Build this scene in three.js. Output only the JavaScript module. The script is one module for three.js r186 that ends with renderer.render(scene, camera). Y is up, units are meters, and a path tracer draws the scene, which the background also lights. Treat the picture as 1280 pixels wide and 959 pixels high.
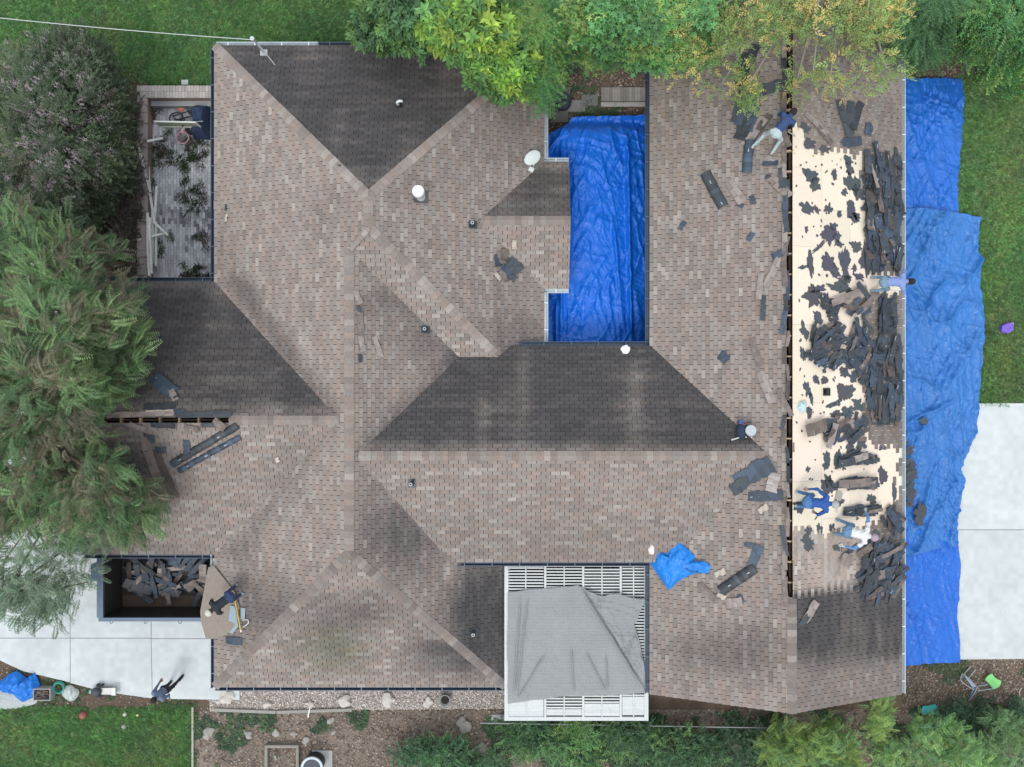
import * as THREE from 'three';
import { MarchingCubes } from 'three/addons/objects/MarchingCubes.js';
import { mergeGeometries, mergeVertices } from 'three/addons/utils/BufferGeometryUtils.js';

// ---------- camera, sky, sun, exposure ----------
const CAM_H = 26.3, FOC = 887;                       // metres above the ground; focal length in photograph pixels
const scene = new THREE.Scene();
const camera = new THREE.PerspectiveCamera(2 * Math.atan(479.5 / FOC) * 180 / Math.PI, 1280 / 959, 0.5, 400);
camera.up.set(0, 0, -1); camera.position.set(0, CAM_H, 0); camera.lookAt(0, 0, 0);
const renderer = new THREE.WebGLRenderer({ antialias: true });
renderer.toneMapping = THREE.LinearToneMapping; renderer.toneMappingExposure = 1.45;
renderer.shadowMap.enabled = true; renderer.setSize(1280, 959);
{
  const w = 64, h = 32, d = new Float32Array(w * h * 4);   // overcast sky: brightest overhead, a little bluer low down
  for (let j = 0; j < h; j++) for (let i = 0; i < w; i++) {
    const el = Math.sin(((j + 0.5) / h - 0.5) * Math.PI), L = el > 0 ? (1 + 2 * el) / 3 : 0.33, k = (j * w + i) * 4;
    d[k] = 0.98 * L; d[k + 1] = 1.04 * L; d[k + 2] = 1.12 * L; d[k + 3] = 1;
  }
  const sky = new THREE.DataTexture(d, w, h, THREE.RGBAFormat, THREE.FloatType);
  sky.mapping = THREE.EquirectangularReflectionMapping; sky.magFilter = sky.minFilter = THREE.LinearFilter; sky.needsUpdate = true;
  scene.background = sky; scene.environment = sky;
}
const sun = new THREE.DirectionalLight(new THREE.Color(1, 0.95, 0.88), 1.0);
sun.position.set(-7, 26, 16); sun.castShadow = true; sun.shadow.radius = 36; sun.shadow.mapSize.set(2048, 2048);
Object.assign(sun.shadow.camera, { left: -26, right: 26, top: 26, bottom: -26, near: 1, far: 80 });
scene.add(sun, sun.target);

// ---------- helpers ----------
function rng(seed) { let a = seed >>> 0; return () => { a = (a + 0x6D2B79F5) | 0; let t = Math.imul(a ^ (a >>> 15), 1 | a); t = (t + Math.imul(t ^ (t >>> 7), 61 | t)) ^ t; return ((t ^ (t >>> 14)) >>> 0) / 4294967296; }; }
const V = (x, y, z) => new THREE.Vector3(x, y, z);
const C = (r, g, b) => new THREE.Color().setRGB(r, g, b);
const lerp = (a, b, t) => a + (b - a) * t, clamp = (x, a = 0, b = 1) => Math.min(b, Math.max(a, x));
const smooth = (a, b, x) => { const t = clamp((x - a) / (b - a)); return t * t * (3 - 2 * t); };
const W = (px, py, h = 0) => V((px - 640) / FOC * (CAM_H - h), h, (py - 479.5) / FOC * (CAM_H - h));   // plan survey: where a point seen in the photograph stands when it is h above ground
const PX = p => [640 + p.x * FOC / (CAM_H - p.y), 479.5 + p.z * FOC / (CAM_H - p.y)];
const hash = (i, j, s) => { let h = Math.imul(i, 374761393) + Math.imul(j, 668265263) + Math.imul(s, 2147483647 ^ 0x5bd1e995); h = Math.imul(h ^ (h >>> 13), 1274126177); return ((h ^ (h >>> 16)) >>> 0) / 4294967296; };
function vnoise(x, y, s = 0, per = 0) {
  const i = Math.floor(x), j = Math.floor(y), f = x - i, g = y - j, u = f * f * (3 - 2 * f), v = g * g * (3 - 2 * g);
  const m = k => per ? ((k % per) + per) % per : k;
  return lerp(lerp(hash(m(i), m(j), s), hash(m(i + 1), m(j), s), u), lerp(hash(m(i), m(j + 1), s), hash(m(i + 1), m(j + 1), s), u), v);
}
const fbm = (x, y, s = 0, o = 4) => { let a = 0.5, t = 0, n = 0; for (let k = 0; k < o; k++) { t += a * vnoise(x, y, s + k * 17); n += a; a *= 0.5; x *= 2.03; y *= 2.03; } return t / n; };
const ridged = (x, y, s = 0) => 1 - Math.abs(2 * vnoise(x, y, s) - 1);
const taken = new Map();
function numbered(n) { const k = taken.get(n) || 0; taken.set(n, k + 1); return k ? `${n}_${String(k).padStart(3, '0')}` : n; }
function tag(o, label, category, group) { o.userData.label = label; o.userData.category = category; if (group) o.userData.group = group; return o; }
function shadows(o) { o.castShadow = o.receiveShadow = true; return o; }
function part(name, geo, mat, parent) { const m = shadows(new THREE.Mesh(geo, mat)); m.name = name; parent.add(m); return m; }
function thing(name, label, category, pos = [0, 0, 0], group) { const g = new THREE.Group(); g.name = numbered(name); g.position.set(...pos); scene.add(g); return tag(g, label, category, group); }
function solo(name, geo, mat, label, category, group) { const m = shadows(new THREE.Mesh(geo, mat)); m.name = numbered(name); scene.add(m); return tag(m, label, category, group); }
function struct(name, geo, mat) { const m = shadows(new THREE.Mesh(geo, mat)); m.name = numbered(name); m.userData.kind = 'structure'; scene.add(m); return m; }
class GB {                                            // geometry builder: flat faces with colour and uv in metres
  constructor() { this.p = []; this.c = []; this.u = []; }
  tri(a, b, c, col, ua, ub, uc) {
    for (const q of [a, b, c]) { this.p.push(q.x, q.y, q.z); this.c.push(col.r, col.g, col.b); }
    if (ua) this.u.push(...ua, ...ub, ...uc); else for (const q of [a, b, c]) this.u.push(q.x + q.y * 0.31, q.z + q.y * 0.77);
  }
  quad(a, b, c, d, col) { this.tri(a, b, c, col); this.tri(a, c, d, col); }
  box(c, ax, ay, az, col) {                           // centre and three half axes
    const s = (i, j, k) => c.clone().addScaledVector(ax, i).addScaledVector(ay, j).addScaledVector(az, k);
    const f = [[[-1, -1, 1], [1, -1, 1], [1, 1, 1], [-1, 1, 1]], [[1, -1, -1], [-1, -1, -1], [-1, 1, -1], [1, 1, -1]], [[-1, 1, 1], [1, 1, 1], [1, 1, -1], [-1, 1, -1]],
      [[-1, -1, -1], [1, -1, -1], [1, -1, 1], [-1, -1, 1]], [[1, -1, 1], [1, -1, -1], [1, 1, -1], [1, 1, 1]], [[-1, -1, -1], [-1, -1, 1], [-1, 1, 1], [-1, 1, -1]]];
    for (const q of f) this.quad(...q.map(v => s(...v)), col);
    return this;
  }
  abox(x0, x1, y0, y1, z0, z1, col = C(1, 1, 1)) { return this.box(V((x0 + x1) / 2, (y0 + y1) / 2, (z0 + z1) / 2), V((x1 - x0) / 2, 0, 0), V(0, (y1 - y0) / 2, 0), V(0, 0, (z1 - z0) / 2), col); }
  beam(a, b, w, h, col = C(1, 1, 1)) {                 // a bar from a to b
    const d = b.clone().sub(a), L = d.length(); d.normalize();
    const s = Math.abs(d.y) > 0.95 ? V(1, 0, 0) : V(0, 1, 0).cross(d).normalize(), t = d.clone().cross(s).normalize();
    return this.box(a.clone().add(b).multiplyScalar(0.5), s.multiplyScalar(w / 2), t.multiplyScalar(h / 2), d.multiplyScalar(L / 2), col);
  }
  geo() {
    const g = new THREE.BufferGeometry();
    g.setAttribute('position', new THREE.Float32BufferAttribute(this.p, 3)); g.setAttribute('color', new THREE.Float32BufferAttribute(this.c, 3)); g.setAttribute('uv', new THREE.Float32BufferAttribute(this.u, 2));
    g.computeVertexNormals(); return g;
  }
}
const box = (...a) => new GB().abox(...a).geo();
function tube(pts, r0, r1 = r0, seg = 7, col = C(1, 1, 1)) {   // tapered round bar through points
  const cv = pts.length > 2 ? new THREE.CatmullRomCurve3(pts) : new THREE.LineCurve3(pts[0], pts[1]), n = pts.length > 2 ? pts.length * 4 : 2;
  const g = new THREE.TubeGeometry(cv, n, 1, seg, false), p = g.attributes.position;
  for (let i = 0; i <= n; i++) { const c = cv.getPointAt(i / n), r = lerp(r0, r1, i / n); for (let j = 0; j <= seg; j++) { const k = i * (seg + 1) + j; p.setXYZ(k, c.x + (p.getX(k) - c.x) * r, c.y + (p.getY(k) - c.y) * r, c.z + (p.getZ(k) - c.z) * r); } }
  return paint(g, col);
}
function paint(g, col) { const n = g.attributes.position.count, a = new Float32Array(n * 3); for (let i = 0; i < n; i++) { a[i * 3] = col.r; a[i * 3 + 1] = col.g; a[i * 3 + 2] = col.b; } g.setAttribute('color', new THREE.BufferAttribute(a, 3)); return g; }
const merge = l => mergeGeometries(l.map(g => g.index ? g.toNonIndexed() : g));
function inPoly(x, y, P) { let c = false; for (let i = 0, j = P.length - 1; i < P.length; j = i++) if ((P[i][1] > y) !== (P[j][1] > y) && x < (P[j][0] - P[i][0]) * (y - P[i][1]) / (P[j][1] - P[i][1]) + P[i][0]) c = !c; return c; }

// ---------- procedural textures ----------
function tex(size, metres, fn, srgb = false) {
  const d = new Uint8Array(size * size * 4);
  for (let j = 0; j < size; j++) for (let i = 0; i < size; i++) { const c = fn(i / size, j / size, i, j), k = (j * size + i) * 4, a = Array.isArray(c) ? c : [c, c, c]; for (let m = 0; m < 3; m++) d[k + m] = clamp(a[m]) * 255; d[k + 3] = 255; }
  const t = new THREE.DataTexture(d, size, size); t.wrapS = t.wrapT = THREE.RepeatWrapping; t.magFilter = THREE.LinearFilter; t.minFilter = THREE.LinearMipmapLinearFilter; t.generateMipmaps = true;
  if (srgb) t.colorSpace = THREE.SRGBColorSpace; t.repeat.set(1 / metres, 1 / metres); t.needsUpdate = true; return t;
}
const pn = (u, v, f, s) => vnoise(u * f, v * f, s, f);
const T = {
  granule: tex(512, 1.3, (u, v, i, j) => 0.62 + 0.26 * hash(i, j, 1) + 0.14 * pn(u, v, 128, 2) + 0.12 * (pn(u, v, 24, 3) - 0.5)),
  concrete: tex(1024, 7.3, (u, v, i, j) => 0.80 + 0.10 * (pn(u, v, 9, 4) - 0.5) + 0.12 * (pn(u, v, 40, 5) - 0.5) + 0.07 * hash(i, j, 6) - (pn(u, v, 160, 7) > 0.93 ? 0.12 : 0)),
  soil: tex(1024, 5.1, (u, v, i, j) => { const a = 0.3 * pn(u, v, 12, 8) + 0.3 * pn(u, v, 60, 9) + 0.5 * hash(i >> 1, j >> 1, 10); return [0.30 + 0.5 * a, 0.26 + 0.5 * a, 0.21 + 0.48 * a]; }),
  wood: tex(512, 1.2, (u, v, i, j) => 0.66 + 0.2 * vnoise(u * 4, v * 90, 11, 0) * (1) + 0.14 * hash(j, i >> 5, 12)),
  ply: tex(512, 2.4, (u, v, i, j) => { const g = pn(u, v, 256, 13) * 0.5 + vnoise(u * 24, v * 150, 14) * 0.5, k = pn(u, v, 90, 15) > 0.955 ? 0.2 : 0; return [0.86 + 0.14 * g - k, 0.84 + 0.16 * g - k, 0.80 + 0.2 * g - k]; }),
  crease: tex(1024, 1.7, (u, v) => { let h = 0, a = 0.5; for (const f of [6, 11, 19, 37]) { h += a * Math.pow(1 - Math.abs(2 * pn(u + 0.04 * pn(u, v, 9, f + 1), v + 0.04 * pn(u, v, 9, f + 2), f, f) - 1), 4); a *= 0.75; } return h * 0.8; }),
  grain: tex(512, 0.9, (u, v, i, j) => 0.75 + 0.18 * hash(i, j, 20) + 0.14 * (pn(u, v, 30, 21) - 0.5)),
};
const std = (o) => new THREE.MeshStandardMaterial({ side: THREE.DoubleSide, roughness: 0.9, ...o });
const MAT = {
  shingle: std({ vertexColors: true, map: T.granule, roughness: 0.95, bumpMap: T.granule, bumpScale: 0.002 }),
  debris: std({ vertexColors: true, map: T.granule, roughness: 0.6 }),
  felt: std({ vertexColors: true, map: T.grain, roughness: 0.85 }),
  under: std({ color: C(0.035, 0.032, 0.03), roughness: 1 }),
  ply: std({ vertexColors: true, map: T.ply, roughness: 0.85 }),
  wood: std({ vertexColors: true, map: T.wood }),
  white: std({ vertexColors: true, map: T.grain, roughness: 0.55 }),
  metal: std({ vertexColors: true, roughness: 0.42, metalness: 0.35, map: T.grain }),
  plain: std({ vertexColors: true, roughness: 0.6 }),
  concrete: std({ vertexColors: true, map: T.concrete, bumpMap: T.concrete, bumpScale: 0.004 }),
  soil: std({ vertexColors: true, map: T.soil, bumpMap: T.soil, bumpScale: 0.03, roughness: 1 }),
  stone: std({ vertexColors: true, map: T.grain, roughness: 0.95 }),
  tarp: std({ vertexColors: true, roughness: 0.4, bumpMap: T.crease, bumpScale: 0.022 }),
  cloth: std({ vertexColors: true, roughness: 0.85, map: T.grain }),
  leaf: new THREE.MeshPhysicalMaterial({ side: THREE.DoubleSide, roughness: 0.75, vertexColors: true, transmission: 0.3, thickness: 0 }),
  bark: std({ vertexColors: true, map: T.wood, roughness: 1 }),
};

// ---------- the roof planes (metres, plan) ----------
const EXPO = 0.127, TABW = 0.305, SLOT = 0.017;
const PITCH = 1 / 3;
const dirs = { W: [-1, 0], E: [1, 0], N: [0, -1], S: [0, 1] };
const FACETS = [];
function facet(name, dir, eave, he, poly, pitch = PITCH) {         // eave: x or z of the eave line; poly: plan outline
  const [dx, dz] = dirs[dir], cs = 1 / Math.hypot(1, pitch), sn = pitch * cs;
  const o = dx ? V(eave, he, 0) : V(0, he, eave), U = dx ? V(0, 0, 1) : V(1, 0, 0), Vv = V(-dx * cs, sn, -dz * cs), N = V(dx * sn, cs, dz * sn);
  const f = { name, dir, poly, U, V: Vv, N, o, cs, h: (x, z) => he + pitch * ((dx ? (eave - x) * dx : (eave - z) * dz)) };
  f.toUV = ([x, z]) => [dx ? z : x, (dx ? (eave - x) * dx : (eave - z) * dz) / cs];
  f.at = (u, v, n = 0) => o.clone().addScaledVector(U, u).addScaledVector(Vv, v).addScaledVector(N, n);
  f.uv = poly.map(f.toUV); FACETS.push(f); return f;
}
const GAP = 0.16;
const F = {
  WM: facet('west', 'W', -9.94, 2.6, [[-9.94, -11.29], [-4.435, -5.785], [-4.435, -4.845], [-5.075, -4.205], [-5.075, 5.275], [-9.94, 10.14], [-9.94, 5.704], [-5.385, 1.149], [-9.94, -3.407]]),
  NT: facet('north', 'N', -11.29, 2.6, [[-9.94, -11.29], [1.07, -11.29], [-4.435, -5.785]]),
  EU: facet('east', 'E', 1.07, 2.6, [[-4.435, -5.785], [-4.435, -4.845], [-0.45, -0.86], [-0.07, -1.24], [1.07, -1.0], [1.07, -3.166], [-1.05, -5.29], [1.07, -7.41], [1.07, -11.29]]),
  SV: facet('south', 'S', 0.66, 2.6, [[-4.435, -4.845], [-0.45, -0.86], [-1.73, -0.86], [-5.075, -4.205]]),
  EL: facet('east', 'E', -0.21, 2.6, [[-5.075, -4.205], [-1.73, -0.86], [-4.86, 2.26], [-1.976, 5.82], [-1.9, 5.6], [-0.21, 5.6], [-0.21, 10.14], [-5.075, 5.275]]),
  SB: facet('south', 'S', 10.14, 2.6, [[-9.94, 10.14], [-5.075, 5.275], [-0.21, 10.14]]),
  MN: facet('north', 'N', -1.24, 2.98, [[-4.86, 2.26], [-1.73, -0.86], [-0.45, -0.86], [-0.07, -1.24], [4.55, -1.24], [8.05, 2.26]]),
  MS: facet('south', 'S', 5.82, 3.19, [[-4.86, 2.26], [8.064, 2.26], [5.18, 5.82], [-1.976, 5.82]], 0.27),
  WN: facet('north', 'N', -3.407, 2.6, [[-14.35, -3.407], [-9.94, -3.407], [-5.385, 1.149], [-8.85, 1.149], [-8.85, 1.149 - GAP / 2], [-14.35, 1.149 - GAP / 2]]),
  WS: facet('south', 'S', 5.704, 2.6, [[-14.35, 5.704], [-9.94, 5.704], [-5.385, 1.149], [-8.85, 1.149], [-8.85, 1.149 + GAP / 2], [-14.35, 1.149 + GAP / 2]]),
  RW: facet('west', 'W', 4.524, 2.97, [[4.524, -11.3], [8.673 - GAP, -11.3], [8.673 - GAP, 6.62], [8.673, 6.62], [8.673, 10.22], [4.524, 10.22], [4.524, 5.82], [5.18, 5.82], [8.064, 2.26], [4.55, -1.24], [4.524, -1.24]]),
  RE: facet('east', 'E', 12.822, 2.97, [[12.822, -11.3], [8.69, -11.3], [8.69, 6.62], [8.673, 6.62], [8.673, 10.22], [12.822, 10.22]]),
  DN: facet('north', 'N', -7.41, 2.6, [[1.07, -7.41], [-1.05, -5.29], [1.9, -5.29], [1.9, -7.41]]),
  DS: facet('south', 'S', -3.166, 2.6, [[1.07, -3.166], [-1.05, -5.29], [1.9, -5.29], [1.9, -3.166]]),
};
function roofAt(x, z) { let best = null; for (const f of FACETS) if (inPoly(x, z, f.poly)) { const h = f.h(x, z); if (!best || h > best.h) best = { h, f }; } return best; }
function onRoof(px, py, lift = 0) { let h = 3.2, r = null; for (let k = 0; k < 6; k++) { const p = W(px, py, h + lift); const q = roofAt(p.x, p.z); if (q) { r = q; h = q.h; } } const p = W(px, py, h + lift); return { p: V(p.x, h, p.z), f: r ? r.f : F.RE }; }

// algae stain (0 clean .. 1 black), read off the photograph in plan pixels, broken up by streaks that run down each slope and by blotches
const SOFT = (px, py, cx, cy, rx, ry) => clamp(1.25 - Math.hypot((px - cx) / rx, (py - cy) / ry));
const VAL = (px, py, ax, ay, bx, by) => { const dx = bx - ax, dy = by - ay, t = clamp(((px - ax) * dx + (py - ay) * dy) / (dx * dx + dy * dy)); return clamp(1 - Math.hypot(px - ax - dx * t, py - ay - dy * t) / 22); };
function stainAt(f, p, u, v) {
  const [px, py] = PX(p), streak = vnoise(u * 1.6, v * 0.18, 31) * 0.6 + vnoise(u * 5.5, v * 0.5, 32) * 0.4, blot = fbm(u * 0.9, v * 0.9, 33);
  let s = 0.05;
  if (f === F.NT) s = 0.95 - 0.45 * smooth(480, 640, px) * smooth(170, 60, py) - 0.2 * smooth(190, 240, py);
  else if (f === F.WN) s = 0.95 - 0.25 * smooth(372, 352, py) - 0.35 * smooth(490, 520, py) - 0.3 * smooth(300, 350, px) * smooth(400, 370, py);
  else if (f === F.MN) s = 0.98 - 0.4 * smooth(548, 562, py) - 0.3 * (SOFT(px, py, 655, 470, 14, 90) + SOFT(px, py, 603, 520, 12, 60) + SOFT(px, py, 795, 500, 10, 60)) - 0.2 * smooth(500, 440, px);
  else if (f === F.DN) s = 0.75 - 0.4 * smooth(222, 205, py);
  else if (f === F.SV) s = 0.1;
  else if (f === F.EL) s = 0.2 + 0.45 * VAL(px, py, 452, 565, 575, 446) + 0.5 * SOFT(px, py, 520, 660, 90, 70) + 1.15 * SOFT(px, py, 612, 785, 70, 85) + 0.3 * SOFT(px, py, 500, 370, 60, 60) + 0.35 * SOFT(px, py, 560, 430, 60, 40);
  else if (f === F.SB) s = 0.1 + 0.75 * SOFT(px, py, 575, 815, 75, 40) + 0.5 * SOFT(px, py, 440, 765, 90, 30) + 0.45 * SOFT(px, py, 415, 810, 60, 35);
  else if (f === F.WM) s = 0.03 + 0.55 * VAL(px, py, 296, 352, 412, 514) + 0.3 * VAL(px, py, 412, 526, 300, 690) + 0.6 * SOFT(px, py, 340, 780, 55, 60) + 0.2 * SOFT(px, py, 300, 720, 60, 60) + 0.16 * SOFT(px, py, 420, 270, 60, 40);
  else if (f === F.WS) s = 0.1 + 0.85 * SOFT(px, py, 135, 590, 70, 70) + 0.3 * SOFT(px, py, 160, 690, 110, 20) + 0.25 * SOFT(px, py, 390, 600, 60, 50);
  else if (f === F.RW) s = 0.1 + 0.45 * SOFT(px, py, 910, 815, 90, 40) + 0.14 * smooth(300, 60, py);
  else if (f === F.RE) s = py < 300 ? 0.3 : py < 640 ? 0.42 : py > 742 - (px - 995) * 0.13 ? 0.9 - 0.55 * smooth(800, 850, py) : px < 1076 ? -0.25 : 0.6;
  else if (f === F.EU) s = 0.22 + 0.3 * SOFT(px, py, 640, 420, 60, 40) + 0.12 * SOFT(px, py, 640, 150, 60, 60) - 0.08 * SOFT(px, py, 560, 300, 80, 80);
  else if (f === F.MS) s = 0.1 + 0.14 * smooth(600, 690, py);
  const course = vnoise(u * 0.45, Math.floor(v / EXPO + 0.02) * 7.31, 35); return clamp(s * (0.56 + 0.36 * streak + 0.34 * blot + 0.34 * course) + (s > 0.3 ? 0.18 * (blot - 0.5) : 0.1 * (blot - 0.45)));
}
const TONES = [[0.345, 0.285, 0.252], [0.322, 0.264, 0.232], [0.355, 0.305, 0.275], [0.35, 0.277, 0.238], [0.3, 0.254, 0.228], [0.34, 0.302, 0.278], [0.415, 0.366, 0.33], [0.27, 0.228, 0.206]];
function tabColour(f, p, u, v, r1, r2) {                           // the tab's own tone, with the algae at this point of it
  const pick = TONES[Math.floor(Math.pow(r1, 1.15) * TONES.length) % TONES.length], g = 0.89 + 0.22 * r2, s = stainAt(f, p, u, v), k = 1 - s;
  const D = [0.068, 0.063, 0.064], m = f === F.RE && PX(p)[1] > 640 && PX(p)[1] < 742 && PX(p)[0] < 1078 ? 1.2 : f === F.WM && PX(p)[0] < 300 - Math.abs(PX(p)[1] - 715) * 0.4 && PX(p)[1] > 700 && PX(p)[1] < 745 ? 1.25 : f === F.EL && PX(p)[0] > 556 && PX(p)[0] < 579 && PX(p)[1] > 703 && PX(p)[1] < 729 ? 1.7 : 1;
  const out = [0, 1, 2].map(i => (pick[i] * k * m + D[i] * s * (0.8 + 0.5 * r1)) * g);
  if (f === F.SB) { const q = SOFT(...PX(p), 415, 812, 55, 32) * fbm(u * 3, v * 3, 77); out[1] += 0.03 * q; out[2] -= 0.03 * q; }
  return C(Math.max(0.02, out[0]), Math.max(0.02, out[1]), Math.max(0.02, out[2]));
}
const BARE = [[985, 150], [1002, 160], [1009, 186], [1034, 192], [1074, 190], [1079, 236], [1086, 290], [1078, 330], [1096, 345], [1124, 344], [1122, 372], [1085, 376], [1087, 450], [1078, 520], [1086, 556], [1122, 558], [1122, 652], [1092, 655], [1085, 664], [1060, 658], [1035, 667], [1000, 659], [985, 668]];
const STRIPPED = (f, p) => {                                       // where the old shingles are off
  const [px, py] = PX(p);
  if (f === F.RE) { const j = (vnoise(px * 0.12, py * 0.12, 41) - 0.5) * 14; return inPoly(px + j, py + j * 0.7, BARE); }
  return false;
};

// ---------- the house ----------
const house = thing('house', 'sprawling one-storey house whose brown shingle roof is half stripped', 'house');
function clipRect(P, u0, u1, v0, v1) {                              // outline clipped to one tab
  let q = P;
  for (const [ax, lim, sg] of [[0, u0, 1], [0, u1, -1], [1, v0, 1], [1, v1, -1]]) {
    const o = [];
    for (let i = 0; i < q.length; i++) { const a = q[i], b = q[(i + 1) % q.length], da = (a[ax] - lim) * sg, db = (b[ax] - lim) * sg; if (da >= 0) o.push(a); if ((da >= 0) !== (db >= 0)) { const t = da / (da - db); o.push([a[0] + (b[0] - a[0]) * t, a[1] + (b[1] - a[1]) * t]); } }
    q = o; if (q.length < 3) return null;
  }
  return q;
}
let tabs = [];
function tabInto(g, t) {
  const { f, q, v0, lift, col } = t, n = v => 0.0025 + (0.0115 + lift) * (1 - clamp((v - v0) / EXPO)), P = q.map(([u, v]) => f.at(u, v, n(v))), B = q.map(([u, v]) => f.at(u, v, -0.002));
  const vc = P.map((p, i) => tabColour(f, p, q[i][0], q[i][1], t.r1, t.r2));
  for (let i = 1; i < q.length - 1; i++) { g.tri(P[0], P[i], P[i + 1], col, q[0], q[i], q[i + 1]); const n0 = g.c.length - 9; [vc[0], vc[i], vc[i + 1]].forEach((c, k) => { g.c[n0 + k * 3] = c.r; g.c[n0 + k * 3 + 1] = c.g; g.c[n0 + k * 3 + 2] = c.b; }); }
  const dk = col;
  for (let i = 0; i < q.length; i++) { const k = (i + 1) % q.length; if (q[i][1] > v0 + EXPO * 0.95 && q[k][1] > v0 + EXPO * 0.95) continue; g.tri(P[i], P[k], B[k], dk, q[i], q[k], q[k]); g.tri(P[i], B[k], B[i], dk, q[i], q[k], q[i]); }
}
let fi = 0;
for (const f of FACETS) {
  const R = rng(900 + fi++), us = f.uv.map(p => p[0]), vs = f.uv.map(p => p[1]), uMin = Math.min(...us), uMax = Math.max(...us), vMax = Math.max(...vs);
  const shape = new THREE.Shape(f.uv.map(p => new THREE.Vector2(...p))), gs = new THREE.ShapeGeometry(shape), pp = gs.attributes.position, low = f === F.RE ? -0.05 : -0.012;
  for (let i = 0; i < pp.count; i++) { const q = f.at(pp.getX(i), pp.getY(i), low); pp.setXYZ(i, q.x, q.y, q.z); }
  gs.computeVertexNormals(); f.mesh = part('roof_slope', gs, MAT.under, house);
  for (let k = 0; k * EXPO < vMax; k++) {
    const off = (k % 2) * TABW / 2 + (R() - 0.5) * 0.012, v0 = k * EXPO; let n = 0, r1 = R(), g0 = Math.floor(uMin / TABW) - 1;
    for (let j = g0; j * TABW < uMax; j++) {
      if (n++ % 3 === 0) r1 = R();
      const u0 = j * TABW + off, q = clipRect(f.uv, u0 + SLOT / 2, u0 + TABW - SLOT / 2, v0, v0 + EXPO), ra = R(), rb = R(), rc = R(), rd = R();
      if (!q) continue;
      const c = f.at(u0 + TABW / 2, v0 + EXPO / 2);
      if (STRIPPED(f, c)) continue;
      const rt = clamp(r1 * 0.55 + ra * 0.45, 0, 0.999); tabs.push({ f, q, v0, r1: rt, r2: rb, lift: rc * 0.005 + (rd > 0.985 ? 0.018 : 0), col: tabColour(f, c, u0, v0, rt, rb), full: q.length === 4 && q[1][0] - q[0][0] > TABW * 0.9, see: f.N.clone().dot(V(0, CAM_H, 0).sub(c).normalize()) / V(0, CAM_H, 0).sub(c).lengthSq() });
    }
  }
}
console.log('tabs', tabs.length);
[...tabs].filter(t => t.full).sort((a, b) => b.see - a.see).slice(0, 300).forEach(t => { t.own = true; });
for (const f of FACETS) {
  const g = new GB();
  for (const t of tabs) if (t.f === f) { if (t.own) { const s = new GB(); tabInto(s, t); part('shingle', s.geo(), MAT.shingle, f.mesh); } else tabInto(g, t); }
  part('shingle_courses', g.geo(), MAT.shingle, f.mesh).userData.kind = 'stuff';
}
tabs = [];
// ridge and hip caps: folded shingles, each a piece of its own
{
  const R = rng(77), all = [];
  const line = (a, b, fa, fb, dark = 0) => {
    const A = V(a[0], fa.h(...a), a[1]), B = V(b[0], fa.h(...b), b[1]), d = B.clone().sub(A), L = d.length(); d.normalize();
    const side = f => { const mid = A.clone().add(B).multiplyScalar(0.5); let s = f.N.clone().cross(d).normalize(); const cx = f.poly.reduce((t, p) => t + p[0], 0) / f.poly.length, cz = f.poly.reduce((t, p) => t + p[1], 0) / f.poly.length; if (s.x * (cx - mid.x) + s.z * (cz - mid.z) < 0) s.negate(); return s; };
    const s1 = side(fa), s2 = side(fb), up = V(0, 1, 0);
    for (let t = 0; t < L - 0.03; t += 0.2) {
      const g = new GB(), e = Math.min(L, t + 0.23), w = 0.15 + R() * 0.012, tone = TONES[Math.floor(R() * 7)], st = 0.12 + dark * (0.4 + 0.6 * R()), k = (0.93 + 0.24 * R()) * (1 - st);
      const col = C(tone[0] * k + 0.05 * st, tone[1] * k + 0.05 * st, tone[2] * k + 0.055 * st);
      const pt = (tt, s, ww, h) => A.clone().addScaledVector(d, tt).addScaledVector(s, ww).addScaledVector(up, h);
      const l0 = 0.034, l1 = 0.02;
      g.quad(pt(t, s1, w, l0 - 0.004), pt(t, s1, 0, l0), pt(e, s1, 0, l1), pt(e, s1, w, l1 - 0.004), col); g.quad(pt(t, s2, 0, l0), pt(t, s2, w, l0 - 0.004), pt(e, s2, w, l1 - 0.004), pt(e, s2, 0, l1), col);
      const dk = col;
      for (const s of [s1, s2]) { g.quad(pt(t, s, 0, l0), pt(t, s, w, l0 - 0.004), pt(t, s, w, 0.005), pt(t, s, 0, 0.005), dk); g.quad(pt(t, s, w, l0 - 0.004), pt(e, s, w, l1 - 0.004), pt(e, s, w, 0.005), pt(t, s, w, 0.005), dk); }
      all.push(g);
    }
  };
  line([-5.075, 5.2], [-5.075, -4.205], F.WM, F.EL); line([-4.435, -4.845], [-4.435, -5.785], F.WM, F.EU);
  line([-0.55, -0.96], [-4.435, -4.845], F.EU, F.SV); line([-5.075, -4.205], [-4.435, -4.845], F.WM, F.SV);
  line([-9.94, -11.29], [-4.435, -5.785], F.WM, F.NT); line([1.07, -11.29], [-4.435, -5.785], F.EU, F.NT);
  line([-9.94, 10.14], [-5.075, 5.275], F.WM, F.SB, 0.3); line([-0.21, 10.14], [-5.075, 5.275], F.EL, F.SB, 0.4);
  line([8.0, 2.26], [-4.8, 2.26], F.MS, F.MN, 0.1); line([1.9, -5.29], [-1.0, -5.29], F.DS, F.DN, 0.2);
  line([-8.85, 1.149], [-5.4, 1.149], F.WS, F.WN, 0.15); line([8.673, 10.22], [8.673, 6.66], F.RW, F.RE, 0.3);
  const rest = [];
  all.forEach((g, i) => { if (i % 6 === 5 && all.length > 300) rest.push(g.geo()); else part('ridge_cap', g.geo(), MAT.shingle, house); });
  console.log('caps', all.length);
  if (rest.length) part('ridge_caps', merge(rest), MAT.shingle, house).userData.kind = 'stuff';
}
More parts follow.
